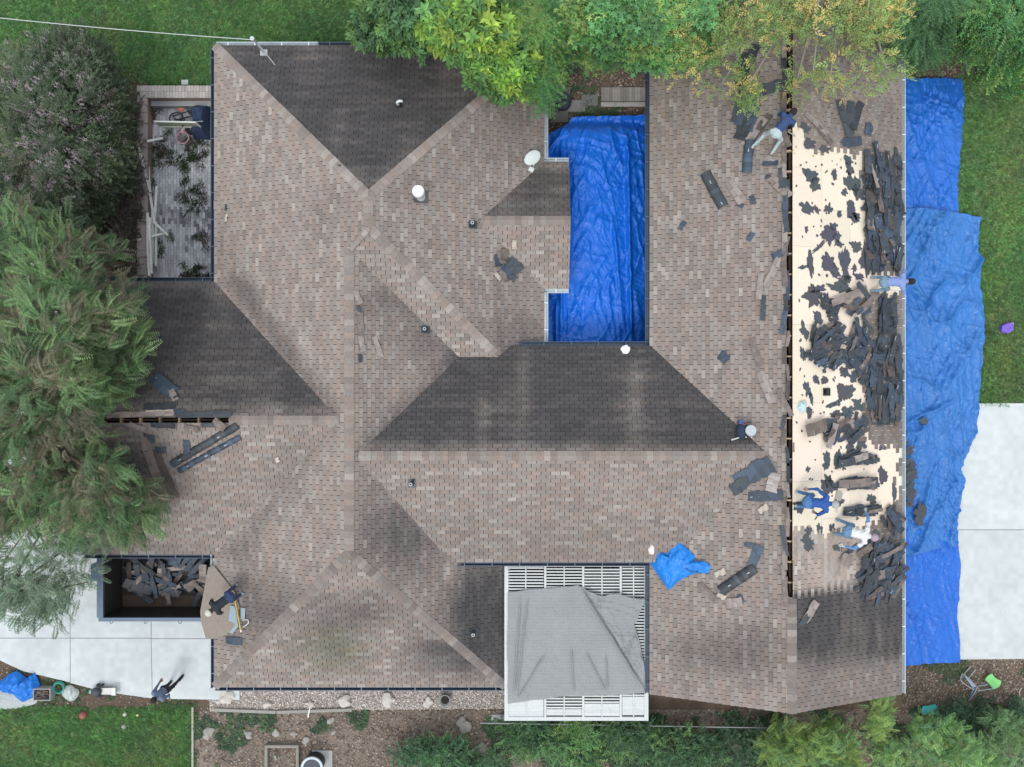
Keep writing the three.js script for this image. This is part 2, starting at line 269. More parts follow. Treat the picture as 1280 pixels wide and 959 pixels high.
// plywood deck sheets under the stripped slope, open ridge slots with rafters
{
  const R = rng(5), f = F.RE, vTop = f.toUV([8.69, 0])[1];
  for (let r = 0; r < 4; r++) for (let k = 0; k < 6; k++) {
    const v1 = vTop - r * 1.11, v0 = Math.max(0.02, v1 - 1.106), u0 = -8.55 + k * 2.44 + (r % 2) * 1.22 - 0.6, g = new GB(), t = 0.93 + 0.12 * R();
    const c = C(0.79 * t, 0.7 * t * (0.97 + 0.05 * R()), 0.575 * t), n = -0.004 + R() * 0.003, m = f.at(u0 + 1.218, (v0 + v1) / 2, n - 0.008);
    g.box(m, f.U.clone().multiplyScalar(1.217), f.N.clone().multiplyScalar(0.008), f.V.clone().multiplyScalar((v1 - v0) / 2 - 0.002), c); part('deck_panel', g.geo(), MAT.ply, house);
  }
  const rafter = (a, b, c, s) => { const g = new GB(), col = C(0.46 * s, 0.33 * s, 0.22 * s); g.beam(a, b, 0.045, 0.14, col); g.beam(b, c, 0.045, 0.14, col); part('rafter', g.geo(), MAT.wood, house); };
  for (let z = -11.05; z < 10.1; z += 0.638) rafter(V(4.9, F.RW.h(4.9, z) - 0.11, z), V(8.673, 4.353 - 0.11, z), V(12.5, F.RE.h(12.5, z) - 0.16, z), 0.8 + 0.5 * R());
  for (let x = -14.1; x < -8; x += 0.61) rafter(V(x, F.WN.h(x, -3.0) - 0.11, -3.0), V(x, 4.119 - 0.11, 1.149), V(x, F.WS.h(x, 5.3) - 0.11, 5.3), 0.8 + 0.5 * R());
  part('ridge_board', box(8.66, 8.69, 4.02, 4.16, -11.2, 10.1, C(0.12, 0.07, 0.05)), MAT.wood, house);
  part('ridge_board', box(-14.2, -6, 3.8, 3.94, 1.135, 1.165, C(0.12, 0.07, 0.05)), MAT.wood, house);
}
// walls, ceilings, gable ends, fascia and gutters
{
  const br = C(0.27, 0.17, 0.13);
  for (const [x0, x1, z0, z1, h] of [[-9.4, 0.5, -10.75, -0.9, 2.45], [-9.39, -0.75, -0.91, 9.6, 2.45], [-13.8, -9.35, -2.9, 5.2, 2.44], [5.06, 12.28, -10.8, 9.7, 2.8], [-0.9, 5.1, -0.7, 5.2, 2.79], [0.45, 1.45, -6.9, -3.67, 2.43]]) {
    const g = new GB(); g.abox(x0, x1, 0, h, z0, z0 + 0.2, br).abox(x0, x1, 0, h, z1 - 0.2, z1, br).abox(x0, x0 + 0.2, 0, h, z0 + 0.2, z1 - 0.2, br).abox(x1 - 0.2, x1, 0, h, z0 + 0.2, z1 - 0.2, br);
    part('wall', g.geo(), MAT.stone, house); part('ceiling', box(x0 + 0.22, x1 - 0.22, h - 0.12, h - 0.04, z0 + 0.22, z1 - 0.22, C(0.1, 0.07, 0.055)), MAT.stone, house);
  }
  const gable = (pts) => { const g = new GB(); g.tri(...pts, br); part('gable', g.geo(), MAT.stone, house); };
  gable([V(4.9, 2.85, -10.79), V(12.4, 2.85, -10.79), V(8.673, 4.2, -10.79)]); gable([V(4.9, 2.85, 9.69), V(12.4, 2.85, 9.69), V(8.673, 4.2, 9.69)]);
  gable([V(-13.79, 2.46, -3.1), V(-13.79, 2.46, 5.4), V(-13.79, 4.0, 1.149)]); gable([V(1.44, 2.45, -7.2), V(1.44, 2.45, -3.4), V(1.44, 3.2, -5.29)]);
  const rake = (a, b) => part('fascia', new GB().beam(V(a[0], a[1] - 0.09, a[2]), V(b[0], b[1] - 0.09, b[2]), 0.03, 0.15, C(0.5, 0.5, 0.5)).geo(), MAT.white, house);
  rake([4.55, 2.97, -11.28], [8.66, 4.34, -11.28]); rake([8.7, 4.3, -11.28], [12.8, 2.94, -11.28]); rake([4.55, 2.97, 10.2], [8.66, 4.34, 10.2]); rake([8.7, 4.34, 10.2], [12.8, 2.97, 10.2]);
  rake([-14.33, 2.6, -3.38], [-14.33, 4.08, 1.06]); rake([-14.33, 4.08, 1.24], [-14.33, 2.6, 5.68]); rake([1.88, 2.6, -7.38], [1.88, 3.3, -5.3]); rake([1.88, 3.3, -5.28], [1.88, 2.6, -3.2]);
  const slate = C(0.075, 0.105, 0.15), pale = C(0.62, 0.68, 0.72), R = rng(8);
  const gutter = (a, b, h, out, col, name = 'gutter') => {           // open trough along an eave, out = plan direction away from the roof
    const A = V(a[0], h, a[1]), B = V(b[0], h, b[1]), o = V(out[0], 0, out[1]), g = new GB(), P = (p, d, y) => p.clone().addScaledVector(o, d).add(V(0, y, 0));
    const prof = [[-0.015, -0.02], [-0.015, -0.13], [0.085, -0.13], [0.12, -0.03], [0.14, -0.03], [0.14, -0.045]];
    for (let i = 0; i < prof.length - 1; i++) g.quad(P(A, ...prof[i]), P(B, ...prof[i]), P(B, ...prof[i + 1]), P(A, ...prof[i + 1]), col);
    const L = A.distanceTo(B); for (let t = 0.4; t < L; t += 0.9) { const m = A.clone().lerp(B, t / L); g.beam(P(m, -0.01, -0.035), P(m, 0.13, -0.035), 0.025, 0.006, col.clone().multiplyScalar(1.6)); }
    part(name, g.geo(), MAT.metal, house);
  };
  gutter([-9.94, -11.29], [-9.94, -3.41], 2.6, [-1, 0], slate); gutter([-9.94, 8.4], [-9.94, 10.2], 2.6, [-1, 0], slate); gutter([-9.94, 5.71], [-9.94, 6.3], 2.6, [-1, 0], pale);
  gutter([-9.9, -11.29], [-6.5, -11.29], 2.6, [0, -1], pale); gutter([-6.5, -11.29], [1.07, -11.29], 2.6, [0, -1], slate);
  gutter([-14.35, -3.407], [-9.0, -3.407], 2.62, [0, -1], slate); gutter([-14.35, 5.704], [-9.2, 5.704], 2.62, [0, 1], slate);
  gutter([-9.94, 10.14], [-0.21, 10.14], 2.6, [0, 1], slate); gutter([-0.21, 5.95], [-0.21, 10.1], 2.6, [1, 0], pale);
  gutter([-0.25, -1.24], [4.5, -1.24], 2.98, [0, -1], slate); gutter([-1.95, 5.82], [4.5, 5.82], 3.19, [0, 1], slate);
  gutter([4.524, -11.3], [4.524, -1.3], 2.97, [-1, 0], slate); gutter([4.524, 5.9], [4.524, 10.22], 2.97, [-1, 0], slate);
  gutter([12.822, -11.3], [12.822, 10.22], 2.97, [1, 0], pale); gutter([1.07, -11.2], [1.07, -7.5], 2.6, [1, 0], pale); gutter([1.07, -3.1], [1.07, -1.3], 2.6, [1, 0], pale);
  gutter([1.07, -7.41], [1.9, -7.41], 2.6, [0, -1], pale); gutter([1.07, -3.166], [1.9, -3.166], 2.6, [0, 1], pale);
}
// ---------- ground, lawns, driveways ----------
function sheet(name, pxPoly, y, mat, fn) {                            // flat ground sheet from a plan outline, densely triangulated for colour variation
  const g = new GB(), P = pxPoly.map(p => { const q = W(p[0], p[1], 0); return [q.x, q.z]; });
  const xs = P.map(p => p[0]), zs = P.map(p => p[1]), s = 0.6;
  for (let x = Math.min(...xs); x < Math.max(...xs); x += s) for (let z = Math.min(...zs); z < Math.max(...zs); z += s) {
    const q = clipRect(P, x, x + s, z, z + s); if (!q) continue; const col = k => fn(q[k][0], q[k][1]);
    for (let i = 1; i < q.length - 1; i++) { const a = [0, i + 1, i]; for (const k of a) { g.p.push(q[k][0], y, q[k][1]); const c = col(k); g.c.push(c.r, c.g, c.b); g.u.push(q[k][0], q[k][1]); } }
  }
  return struct(name, g.geo(), mat);
}
{
  const g = new THREE.PlaneGeometry(260, 260); g.rotateX(-Math.PI / 2); const uv = g.attributes.uv; for (let i = 0; i < uv.count; i++) uv.setXY(i, uv.getX(i) * 260, uv.getY(i) * 260);
  struct('ground', paint(g, C(0.20, 0.155, 0.125)), MAT.soil);
}
const grassTone = (x, z) => { const a = fbm(x * 0.35, z * 0.35, 51), b = fbm(x * 1.7, z * 1.7, 52); const y = smooth(0.5, 0.72, fbm(x * 0.6, z * 0.6, 53)) * 0.5; return C(0.155 + 0.08 * a + 0.1 * (b - 0.5) + 0.1 * y, 0.265 + 0.1 * a + 0.1 * (b - 0.5), 0.125 + 0.05 * a + 0.03 * y); };
const LAWNS = [
  [[-300, -200], [470, -200], [470, 98], [268, 108], [165, 106], [-300, 260]],
  [[1196, 98], [1500, 90], [1500, 508], [1190, 506]],
  [[-300, 882], [60, 884], [242, 884], [242, 1100], [-300, 1100]],
];
const ragged = (P, amp) => { const o = []; for (let i = 0; i < P.length; i++) { const a = P[i], b = P[(i + 1) % P.length], n = Math.max(1, Math.round(Math.hypot(b[0] - a[0], b[1] - a[1]) / 7)); for (let k = 0; k < n; k++) { const x = lerp(a[0], b[0], k / n), y = lerp(a[1], b[1], k / n); o.push([x + amp * (fbm(x * 0.05, y * 0.05, 58) - 0.5) * 2, y + amp * (fbm(x * 0.05, y * 0.05, 59) - 0.5) * 2]); } } return o; };
for (let i = 0; i < 3; i++) LAWNS[i] = ragged(LAWNS[i], 9);
LAWNS.forEach(p => sheet('lawn', p, 0.008, MAT.soil, grassTone));
function tuftGeo(n, h, spread, seed) {
  const R = rng(seed), g = new GB();
  for (let i = 0; i < n; i++) { const a = R() * 6.28, l = h * (0.6 + 0.6 * R()), x = (R() - 0.5) * spread, z = (R() - 0.5) * spread, lean = 0.35 + 0.8 * R(), dx = Math.cos(a), dz = Math.sin(a), w = 0.006 + 0.004 * R(), k = 0.8 + 0.4 * R(); const A = V(x - dz * w, 0, z + dx * w), B = V(x + dz * w, 0, z - dx * w), M = V(x + dx * l * lean * 0.6, l * 0.75, z + dz * l * lean * 0.6), E = V(x + dx * l * lean * 1.5, l * 0.8, z + dz * l * lean * 1.5); g.tri(A, B, M, C(k, k, k)); g.tri(A, M, E, C(k, k, k)); }
  return g.geo();
}
const M4 = new THREE.Matrix4(), Q4 = new THREE.Quaternion();
function scatter(name, geo, mat, list, kind = 'stuff') {                // list: [pos, quaternion|null, scale, colour]
  const im = shadows(new THREE.InstancedMesh(geo, mat, list.length)); im.name = name;
  list.forEach(([p, q, s, c], i) => { M4.compose(p, q || Q4.identity(), typeof s === 'number' ? V(s, s, s) : s); im.setMatrixAt(i, M4); im.setColorAt(i, c); });
  if (kind) im.userData.kind = kind; return im;
}
const spin = (R, tilt = 0) => new THREE.Quaternion().setFromEuler(new THREE.Euler((R() - 0.5) * tilt, R() * 6.283, (R() - 0.5) * tilt));
const tuft = tuftGeo(9, 0.075, 0.1, 3);
['mown green lawn north of the house below the overhead wire', 'mown lawn beside the blue tarps and the pale driveway', 'mown lawn below the west driveway with a red ball on it'].forEach((label, n) => {
  const R = rng(60 + n), P = LAWNS[n].map(p => { const q = W(p[0], p[1]); return [q.x, q.z]; }), list = [], xs = P.map(p => p[0]), zs = P.map(p => p[1]);
  const x0 = Math.max(-29, Math.min(...xs)), x1 = Math.min(29, Math.max(...xs)), z0 = Math.max(-21, Math.min(...zs)), z1 = Math.min(21, Math.max(...zs)), N = (x1 - x0) * (z1 - z0) * 320;
  for (let i = 0; i < N; i++) { const x = lerp(x0, x1, R()), z = lerp(z0, z1, R()); if (!inPoly(x, z, P)) continue; const c = grassTone(x, z), k = 0.75 + 0.75 * R(), y = R() > 0.93 ? 1.5 : 1; list.push([V(x, 0.006, z), spin(R, 0.3), 0.7 + 0.6 * R(), C(c.r * k * y * 1.05, c.g * k * 1.25, c.b * k)]); }
  const im = scatter(numbered('grass'), tuft, MAT.leaf, list); tag(im, label, 'grass'); scene.add(im);
});
function slab(parent, pxPoly, th, mat, col, y0 = 0) {
  const s = new THREE.Shape(pxPoly.map(p => { const q = W(p[0], p[1]); return new THREE.Vector2(q.x, -q.z); })), g = new THREE.ExtrudeGeometry(s, { depth: th - 0.012, bevelEnabled: true, bevelSize: 0.006, bevelThickness: 0.006, bevelSegments: 1 });
  g.rotateX(-Math.PI / 2); g.translate(0, y0 + 0.006, 0); return part('slab', paint(g, col), mat, parent);
}
{
  const mk = (list, base) => { const g = new THREE.Group(); g.name = numbered('driveway'); g.userData.kind = 'structure'; scene.add(g); const R = rng(71); for (const p of list) { const k = 0.96 + 0.07 * R(); slab(g, p, 0.07, MAT.concrete, C(0.63 * k, 0.675 * k, 0.68 * k), base); } };
  mk([[[-320, 560], [-14, 560], [-14, 796], [-320, 796]], [[-13, 560], [88.5, 560], [88.5, 796.5], [-13, 796.5]], [[89.5, 640], [189.5, 640], [189.5, 796.5], [89.5, 796.5]], [[190.5, 660], [300, 660], [300, 797.2], [190.5, 797.2]],
    [[-320, 797.5], [-14, 797.5], [-14, 814], [-320, 650]].slice(0, 0).concat([[-320, 797.5], [-14, 797.5], [-14, 816], [-320, 816]]), [[-13, 797.5], [88.5, 797.5], [88.5, 852], [30, 838], [-13, 818]], [[89.5, 797.5], [189.5, 797.5], [191, 872], [132, 864], [89.5, 853]], [[190.5, 798.2], [300, 798.2], [300, 874], [192, 872.5]]], 0);
  mk([[[1150, 505], [1500, 503], [1500, 661.5], [1150, 661.5]], [[1150, 662.5], [1500, 662.5], [1500, 821], [1150, 824]]], 0);
}
// beds: gravel strip, litter, ground cover
sheet('gravel_bed', [[262, 850], [634, 850], [634, 886], [262, 889]], 0.012, MAT.soil, (x, z) => { const a = fbm(x * 1.3, z * 1.3, 81); return C(0.55 + 0.12 * a, 0.5 + 0.12 * a, 0.47 + 0.12 * a); });
sheet('soil_bed', [[243, 889], [1300, 886], [1300, 1100], [243, 1100]], 0.004, MAT.soil, (x, z) => { const a = fbm(x * 0.9, z * 0.9, 82); return C(0.26 + 0.18 * a, 0.215 + 0.17 * a, 0.19 + 0.16 * a); });
sheet('soil_bed', [[1100, 822], [1500, 822], [1500, 890], [1100, 890]], 0.0041, MAT.soil, (x, z) => { const a = fbm(x * 0.9, z * 0.9, 83); return C(0.19 + 0.14 * a, 0.15 + 0.13 * a, 0.115 + 0.1 * a); });
{
  const R = rng(90), peb = new THREE.IcosahedronGeometry(0.5, 0); paint(peb, C(1, 1, 1));
  const put = (name, n, poly, size, tones, label, category, geo = peb, flat = 0.6, y = 0.012) => {
    const xs = poly.map(p => p[0]), ys = poly.map(p => p[1]), L = [];
    for (let i = 0; i < n; i++) { const px = lerp(Math.min(...xs), Math.max(...xs), R()), py = lerp(Math.min(...ys), Math.max(...ys), R()); if (!inPoly(px, py, poly)) continue; const s = size * (0.5 + R()), t = tones[Math.floor(R() * tones.length)], k = 0.7 + 0.6 * R(); L.push([W(px, py).setY(y + s * 0.15), spin(R, 0.9), V(s, s * flat, s * (0.7 + 0.5 * R())), C(t[0] * k, t[1] * k, t[2] * k)]); }
    const im = scatter(numbered(name), geo, geo === peb ? MAT.stone : MAT.leaf, L); tag(im, label, category); scene.add(im);
  };
  const leafFlat = new GB(); leafFlat.quad(V(-0.5, 0, 0), V(0, 0.12, 0.28), V(0.5, 0, 0), V(0, 0.12, -0.28), C(1, 1, 1)); const lf = leafFlat.geo();
  const brown = [[0.3, 0.22, 0.16], [0.38, 0.3, 0.24], [0.2, 0.15, 0.12], [0.44, 0.38, 0.33], [0.13, 0.1, 0.085]];
  put('gravel', 6500, [[262, 858], [634, 858], [634, 886], [262, 889]], 0.05, [[0.6, 0.55, 0.52], [0.5, 0.45, 0.42], [0.7, 0.66, 0.63], [0.34, 0.29, 0.26]], 'pale gravel strip below the south eave', 'gravel');
  put('leaf_litter', 15000, [[243, 889], [1290, 886], [1290, 980], [243, 980]], 0.085, brown, 'brown leaf litter and mulch south of the house', 'leaf litter', lf, 1);
  put('leaf_litter', 3500, [[1128, 824], [1290, 822], [1290, 890], [1128, 890]], 0.08, brown, 'dry litter on the bare soil around the overturned chair', 'leaf litter', lf, 1);
  put('leaf_litter', 2600, [[675, 60], [815, 60], [815, 150], [675, 180]], 0.08, brown, 'dead leaves on the soil behind the courtyard tarp', 'leaf litter', lf, 1);
  put('leaf_litter', 2200, [[1125, 60], [1290, 60], [1290, 112], [1125, 112]], 0.08, brown, 'dead leaves under the shrubs above the right lawn', 'leaf litter', lf, 1);
  put('leaf_litter', 1500, [[-10, 818], [30, 836], [130, 862], [265, 872], [265, 890], [-10, 890]], 0.07, brown, 'litter along the lower edge of the west driveway', 'leaf litter', lf, 1);
  const weeds = (poly, n, tones, h, label) => { const xs = poly.map(p => p[0]), ys = poly.map(p => p[1]), L = []; for (let i = 0; i < n; i++) { const px = lerp(Math.min(...xs), Math.max(...xs), R()), py = lerp(Math.min(...ys), Math.max(...ys), R()); if (!inPoly(px, py, poly) || fbm(px * 0.035, py * 0.035, 91) < 0.47 + 0.06 * R()) continue; const t = tones[Math.floor(R() * tones.length)], k = 0.7 + 0.6 * R(); L.push([W(px, py), spin(R, 0.3), h * (0.6 + 0.8 * R()), C(t[0] * k, t[1] * k, t[2] * k)]); } const im = scatter(numbered('ground_cover'), weedGeo, MAT.leaf, L); tag(im, label, 'ground cover'); scene.add(im); };
  const wg = new GB(); for (let i = 0; i < 8; i++) { const a = i * 0.785 + R() * 0.4, e = 0.2 + 0.5 * R(), l = 0.5 + 0.4 * R(), d = V(Math.cos(a), e, Math.sin(a)).multiplyScalar(l), s = V(-Math.sin(a), 0, Math.cos(a)).multiplyScalar(0.14), o = V(0, 0.15 * R(), 0), k = 0.8 + 0.4 * R(); wg.quad(o, d.clone().multiplyScalar(0.5).add(s).add(o), d.clone().add(o), d.clone().multiplyScalar(0.5).sub(s).add(o), C(k, k, k)); } const weedGeo = wg.geo();
  const dk = [[0.05, 0.11, 0.055], [0.07, 0.15, 0.06], [0.04, 0.09, 0.045], [0.1, 0.19, 0.07]], lt = [[0.08, 0.14, 0.05], [0.06, 0.12, 0.04], [0.11, 0.14, 0.06]];
  weeds([[243, 889], [460, 889], [460, 912], [320, 918], [243, 980]], 2600, dk, 0.14, 'low dark weeds below the timber edging');
  weeds([[610, 898], [1300, 880], [1300, 985], [560, 985]], 9000, dk, 0.17, 'dark green ground cover under the bushes south of the pergola');
  weeds([[1128, 826], [1290, 824], [1290, 846], [1128, 846]], 1300, lt, 0.1, 'thin grass along the soil below the right driveway');
  weeds([[1128, 846], [1290, 846], [1290, 892], [1128, 892]], 1500, dk, 0.11, 'scattered weeds around the overturned chair');
  weeds([[683, 60], [812, 60], [812, 150], [683, 172]], 1500, dk, 0.12, 'weeds on the soil behind the courtyard tarp');
  weeds([[0, 826], [130, 864], [262, 874], [262, 892], [0, 892]], 2600, lt, 0.1, 'rough grass along the lower edge of the west driveway');
}
// ---------- tarps ----------
function polyAt(pl, t) { let L = 0; const d = []; for (let i = 1; i < pl.length; i++) { const l = Math.hypot(pl[i][0] - pl[i - 1][0], pl[i][1] - pl[i - 1][1]); d.push(l); L += l; } let s = t * L; for (let i = 0; i < d.length; i++) { if (s <= d[i] || i === d.length - 1) { const k = clamp(s / d[i]); return [lerp(pl[i][0], pl[i + 1][0], k), lerp(pl[i][1], pl[i + 1][1], k)]; } s -= d[i]; } }
function cloth(top, bottom, left, right, nu, nv, height, colour, drop) {  // Coons patch over a plan outline (metres) with a height field
  const P = [], Cc = [], U = [], I = [], c00 = polyAt(top, 0), c10 = polyAt(top, 1), c01 = polyAt(bottom, 0), c11 = polyAt(bottom, 1);
  for (let j = 0; j <= nv; j++) for (let i = 0; i <= nu; i++) {
    const s = i / nu, t = j / nv, a = polyAt(top, s), b = polyAt(bottom, s), l = polyAt(left, t), r = polyAt(right, t);
    const f = k => lerp(a[k], b[k], t) + lerp(l[k], r[k], s) - lerp(lerp(c00[k], c10[k], s), lerp(c01[k], c11[k], s), t);
    const x = f(0), z = f(1), y = height(x, z, s, t); P.push(x + (vnoise(x * 3, z * 3, 5) - 0.5) * 0.03, y, z + (vnoise(x * 3, z * 3, 6) - 0.5) * 0.03); const c = colour(x, z, s, t); Cc.push(c.r, c.g, c.b); U.push(x, z);
  }
  for (let j = 0; j < nv; j++) for (let i = 0; i < nu; i++) { const k = j * (nu + 1) + i, n = nu + 1; if (drop && drop(P[k * 3], P[k * 3 + 2])) continue; I.push(k, k + n, k + 1, k + 1, k + n, k + n + 1); }
  const g = new THREE.BufferGeometry(); g.setAttribute('position', new THREE.Float32BufferAttribute(P, 3)); g.setAttribute('color', new THREE.Float32BufferAttribute(Cc, 3)); g.setAttribute('uv', new THREE.Float32BufferAttribute(U, 2)); g.setIndex(I); g.computeVertexNormals(); return g;
}
const M2 = (l, h = 0) => l.map(p => { const q = W(p[0], p[1], h); return [q.x, q.z]; });
const rot = (x, z, a) => [x * Math.cos(a) - z * Math.sin(a), x * Math.sin(a) + z * Math.cos(a)];
function wrinkle(x, z, s, amp) {                                          // sharp creases in several directions
  let h = 0; for (const [a, fx, fz, w] of [[0.18, 4.6, 0.5, 1], [-0.5, 3.7, 0.6, 0.85], [1.25, 4.4, 0.7, 0.55], [0.55, 8.5, 1.5, 0.42], [-0.3, 11, 3.2, 0.22]]) { const [u, v] = rot(x, z, a); h += w * Math.pow(ridged(u * fx + 1.3 * vnoise(u * 0.9, v * 0.9, s + 3), v * fz, s + Math.round(a * 10)), 2.5); }
  return amp * h * (0.35 + 0.9 * fbm(x * 0.8, z * 0.8, s + 9));
}
const fold = (x, z, a, b, w, amp) => { const dx = b[0] - a[0], dz = b[1] - a[1], L2 = dx * dx + dz * dz, t = clamp(((x - a[0]) * dx + (z - a[1]) * dz) / L2), d = Math.hypot(x - a[0] - dx * t, z - a[1] - dz * t); return amp * Math.exp(-d * d / (w * w)) * Math.min(1, t * 6, (1 - t) * 6 + 0.3); };
const blue = (r, g, b, s) => (x, z) => { const k = 0.9 + 0.2 * fbm(x * 1.2, z * 1.2, s); return C(r * k, g * k, b * k); };
{
  // courtyard
  const h0 = (x, z, s, t) => 0.95 + 0.5 * Math.sin(Math.PI * clamp((x - 0.6) / 4.2)) * smooth(-10.2, -8.5, z) - 0.45 * Math.exp(-Math.pow((z + 9.4) / 0.3, 2)) + wrinkle(x, z, 100, 0.1) + fold(x, z, [1.75, -9.2], [1.7, -1.2], 0.07, 0.16) + fold(x, z, [4.05, -9], [4.2, -1.4], 0.08, 0.2) + fold(x, z, [3.5, -6], [3.9, -2], 0.07, 0.12) + fold(x, z, [1.0, -7.8], [1.9, -9], 0.08, 0.15) + fold(x, z, [1.55, -3], [1.55, -1], 0.05, 0.14) + fold(x, z, [2.2, -7], [1.9, -3.5], 0.08, 0.1);
  const g = cloth(M2([[664, 178], [684, 173], [702, 164], [715, 146], [812, 143], [824, 143]], 0.9), M2([[660, 446], [824, 446]], 0.9), M2([[664, 178], [660, 446]], 0.9), M2([[824, 143], [824, 446]], 0.9), 150, 300, h0, blue(0.004, 0.14, 0.66, 110), (x, z) => x < 1.5 && z > -6.95 && z < -3.65);
  solo('tarp', g, MAT.tarp, 'shiny blue tarp covering the courtyard between two wings', 'tarp');
  // east side, three sheets along the eave
  const slope = (s, base, edge) => lerp(base, edge, Math.pow(s, 0.8));
  const e1 = cloth(M2([[1096, 108], [1160, 103], [1199, 101]]), M2([[1096, 285], [1197, 290]]), M2([[1096, 108], [1096, 285]]), M2([[1199, 101], [1202, 150], [1197, 205], [1194, 240], [1197, 290]]), 90, 180, (x, z, s, t) => slope(s, 0.75, 0.05) + wrinkle(x, z, 120, 0.1) + fold(x, z, [13.9, -10.4], [15.6, -6.5], 0.12, 0.12), blue(0.012, 0.14, 0.56, 121));
  solo('tarp', e1, MAT.tarp, 'darker blue tarp with straight far edge on the ground below the shrubs', 'tarp');
  const e2 = cloth(M2([[1096, 268], [1150, 266], [1200, 270], [1222, 273]]), M2([[1096, 690], [1192, 680]]), M2([[1096, 268], [1096, 690]]), M2([[1222, 273], [1219, 290], [1221, 345], [1224, 420], [1221, 500], [1214, 545], [1196, 588], [1200, 600], [1193, 640], [1192, 680]]), 110, 420, (x, z, s, t) => 0.02 + slope(s, 0.85, 0.05) + wrinkle(x, z, 130, 0.12) + 0.22 * Math.pow(ridged(x * 0.8 + 0.5 * z, z * 0.45 - 0.3 * x, 134), 4) + fold(x, z, [13.2, -4.2], [15.4, -2.6], 0.1, 0.2) + fold(x, z, [15.6, -3.5], [16.4, 2.2], 0.14, 0.12) + fold(x, z, [14, 1.5], [16, 0.6], 0.09, 0.14) + fold(x, z, [13.6, -3.4], [14.1, 2.4], 0.12, 0.16) + fold(x, z, [15.6, 2.5], [14.5, 5.5], 0.1, 0.14), blue(0.035, 0.175, 0.5, 131));
  solo('tarp', e2, MAT.tarp, 'large faded rumpled blue tarp lying between the stripped roof and the lawn', 'tarp');
  const e3 = cloth(M2([[1096, 655], [1194, 662]]), M2([[1096, 822], [1150, 823], [1196, 825]]), M2([[1096, 655], [1096, 822]]), M2([[1194, 662], [1196, 715], [1193, 760], [1197, 825]]), 90, 170, (x, z, s, t) => 0.1 + slope(s, 0.8, 0.03) + wrinkle(x, z, 140, 0.085), blue(0.012, 0.13, 0.56, 141));
  solo('tarp', e3, MAT.tarp, 'smooth deep blue tarp overlapping the edge of the pale driveway', 'tarp');
}
// ---------- pergola with louvred roof and its grey cover ----------
{
  const H = 2.8, p = W(633, 704, H), q = W(808, 901, H), g = thing('pergola', 'white louvred pergola roof against the south eave, partly covered by a grey sheet', 'pergola', [0, 0, 0]), wh = C(0.62, 0.65, 0.65), R = rng(33);
  const bays = [633, 681.5, 729, 776, 808].map(x => W(x, 0, H).x);
  for (const [x, w] of [[p.x, 0.13], [bays[1], 0.07], [bays[2], 0.07], [bays[3], 0.07], [q.x, 0.13]]) part('beam', box(x - w / 2, x + w / 2, H - 0.16, H + 0.012, p.z, q.z, wh), MAT.white, g);
  for (let b = 0; b < 4; b++) part('rail', box((bays[b] + bays[b + 1]) / 2 - 0.018, (bays[b] + bays[b + 1]) / 2 + 0.018, H - 0.05, H + 0.006, p.z + 0.13, q.z - 0.13, wh), MAT.white, g);
  for (const z of [p.z, q.z - 0.12]) part('beam', box(p.x + 0.066, q.x - 0.066, H - 0.158, H + 0.008, z, z + 0.12, wh), MAT.white, g);
  for (const [x, z] of [[p.x, p.z + 0.2], [q.x, p.z + 0.2], [p.x, q.z - 0.15], [q.x, q.z - 0.15]]) part('post', box(x - 0.06, x + 0.06, 0, H - 0.162, z - 0.06, z + 0.06, wh), MAT.white, g);
  for (let b = 0; b < 4; b++) {
    const shut = [876, 885.5, 880, 872][b], off = [0, 0.03, 0.05, 0.02][b];
    for (let z = p.z + 0.17 + off; z < q.z - 0.14; z += 0.1) {
      const closed = PX(V(0, H, z))[1] > shut, w = closed ? 0.049 : 0.024, k = 0.94 + 0.1 * R(), sg = new GB();
      sg.box(V((bays[b] + bays[b + 1]) / 2, H - 0.03, z), V((bays[b + 1] - bays[b]) / 2 - (b === 0 || b === 3 ? 0.052 : 0.036), 0, 0), V(0, 0.011, closed ? 0.006 : 0), V(0, 0, w), C(0.62 * k, 0.65 * k, 0.65 * k)); part('slat', sg.geo(), MAT.white, g);
    }
  }
  const hh = (x, z, s, t) => H + 0.035 + 0.006 * Math.sin(z * 62.8) + fold(x, z, [2.2, 6.65], [4.35, 10.1], 0.05, 0.18) + fold(x, z, [0.3, 6.9], [0.05, 10.3], 0.03, 0.085) + fold(x, z, [0.55, 6.8], [0.15, 10.35], 0.03, 0.085) + fold(x, z, [1.1, 8.9], [0.2, 10.4], 0.03, 0.085) + fold(x, z, [1.95, 8.7], [2.05, 10.2], 0.025, 0.085) + fold(x, z, [2.4, 8.8], [3.1, 10.2], 0.03, 0.085) + fold(x, z, [3.1, 8.9], [3.15, 10.1], 0.025, 0.085)
    + Math.max(0, (x - 2.3) - (z - 6.8) * 0.62) * 0.0 + (x > 2.4 + (z - 6.8) * 0.62 ? Math.pow(wrinkle(x, z, 150, 0.5), 1.5) * 0.16 : wrinkle(x, z, 155, 0.012)) - 0.02 * smooth(0.97, 1, t);
  const gc = cloth(M2([[635, 740], [660, 737], [698, 734], [722, 731], [735, 738], [752, 744], [772, 741], [785, 746], [806, 748]], H), M2([[635, 880], [660, 876], [705, 870], [745, 869], [785, 868], [808, 866]], H), M2([[635, 740], [634, 800], [635, 880]], H), M2([[806, 748], [799, 765], [796, 775], [792, 779], [798, 800], [804, 828], [808, 866]], H), 170, 150, hh, (x, z) => { const k = 0.92 + 0.14 * fbm(x * 2, z * 2, 160); return C(0.31 * k, 0.32 * k, 0.325 * k); });
  solo('cover_sheet', gc, MAT.cloth, 'grey fabric sheet stretched over the white pergola louvres', 'sheet');
}
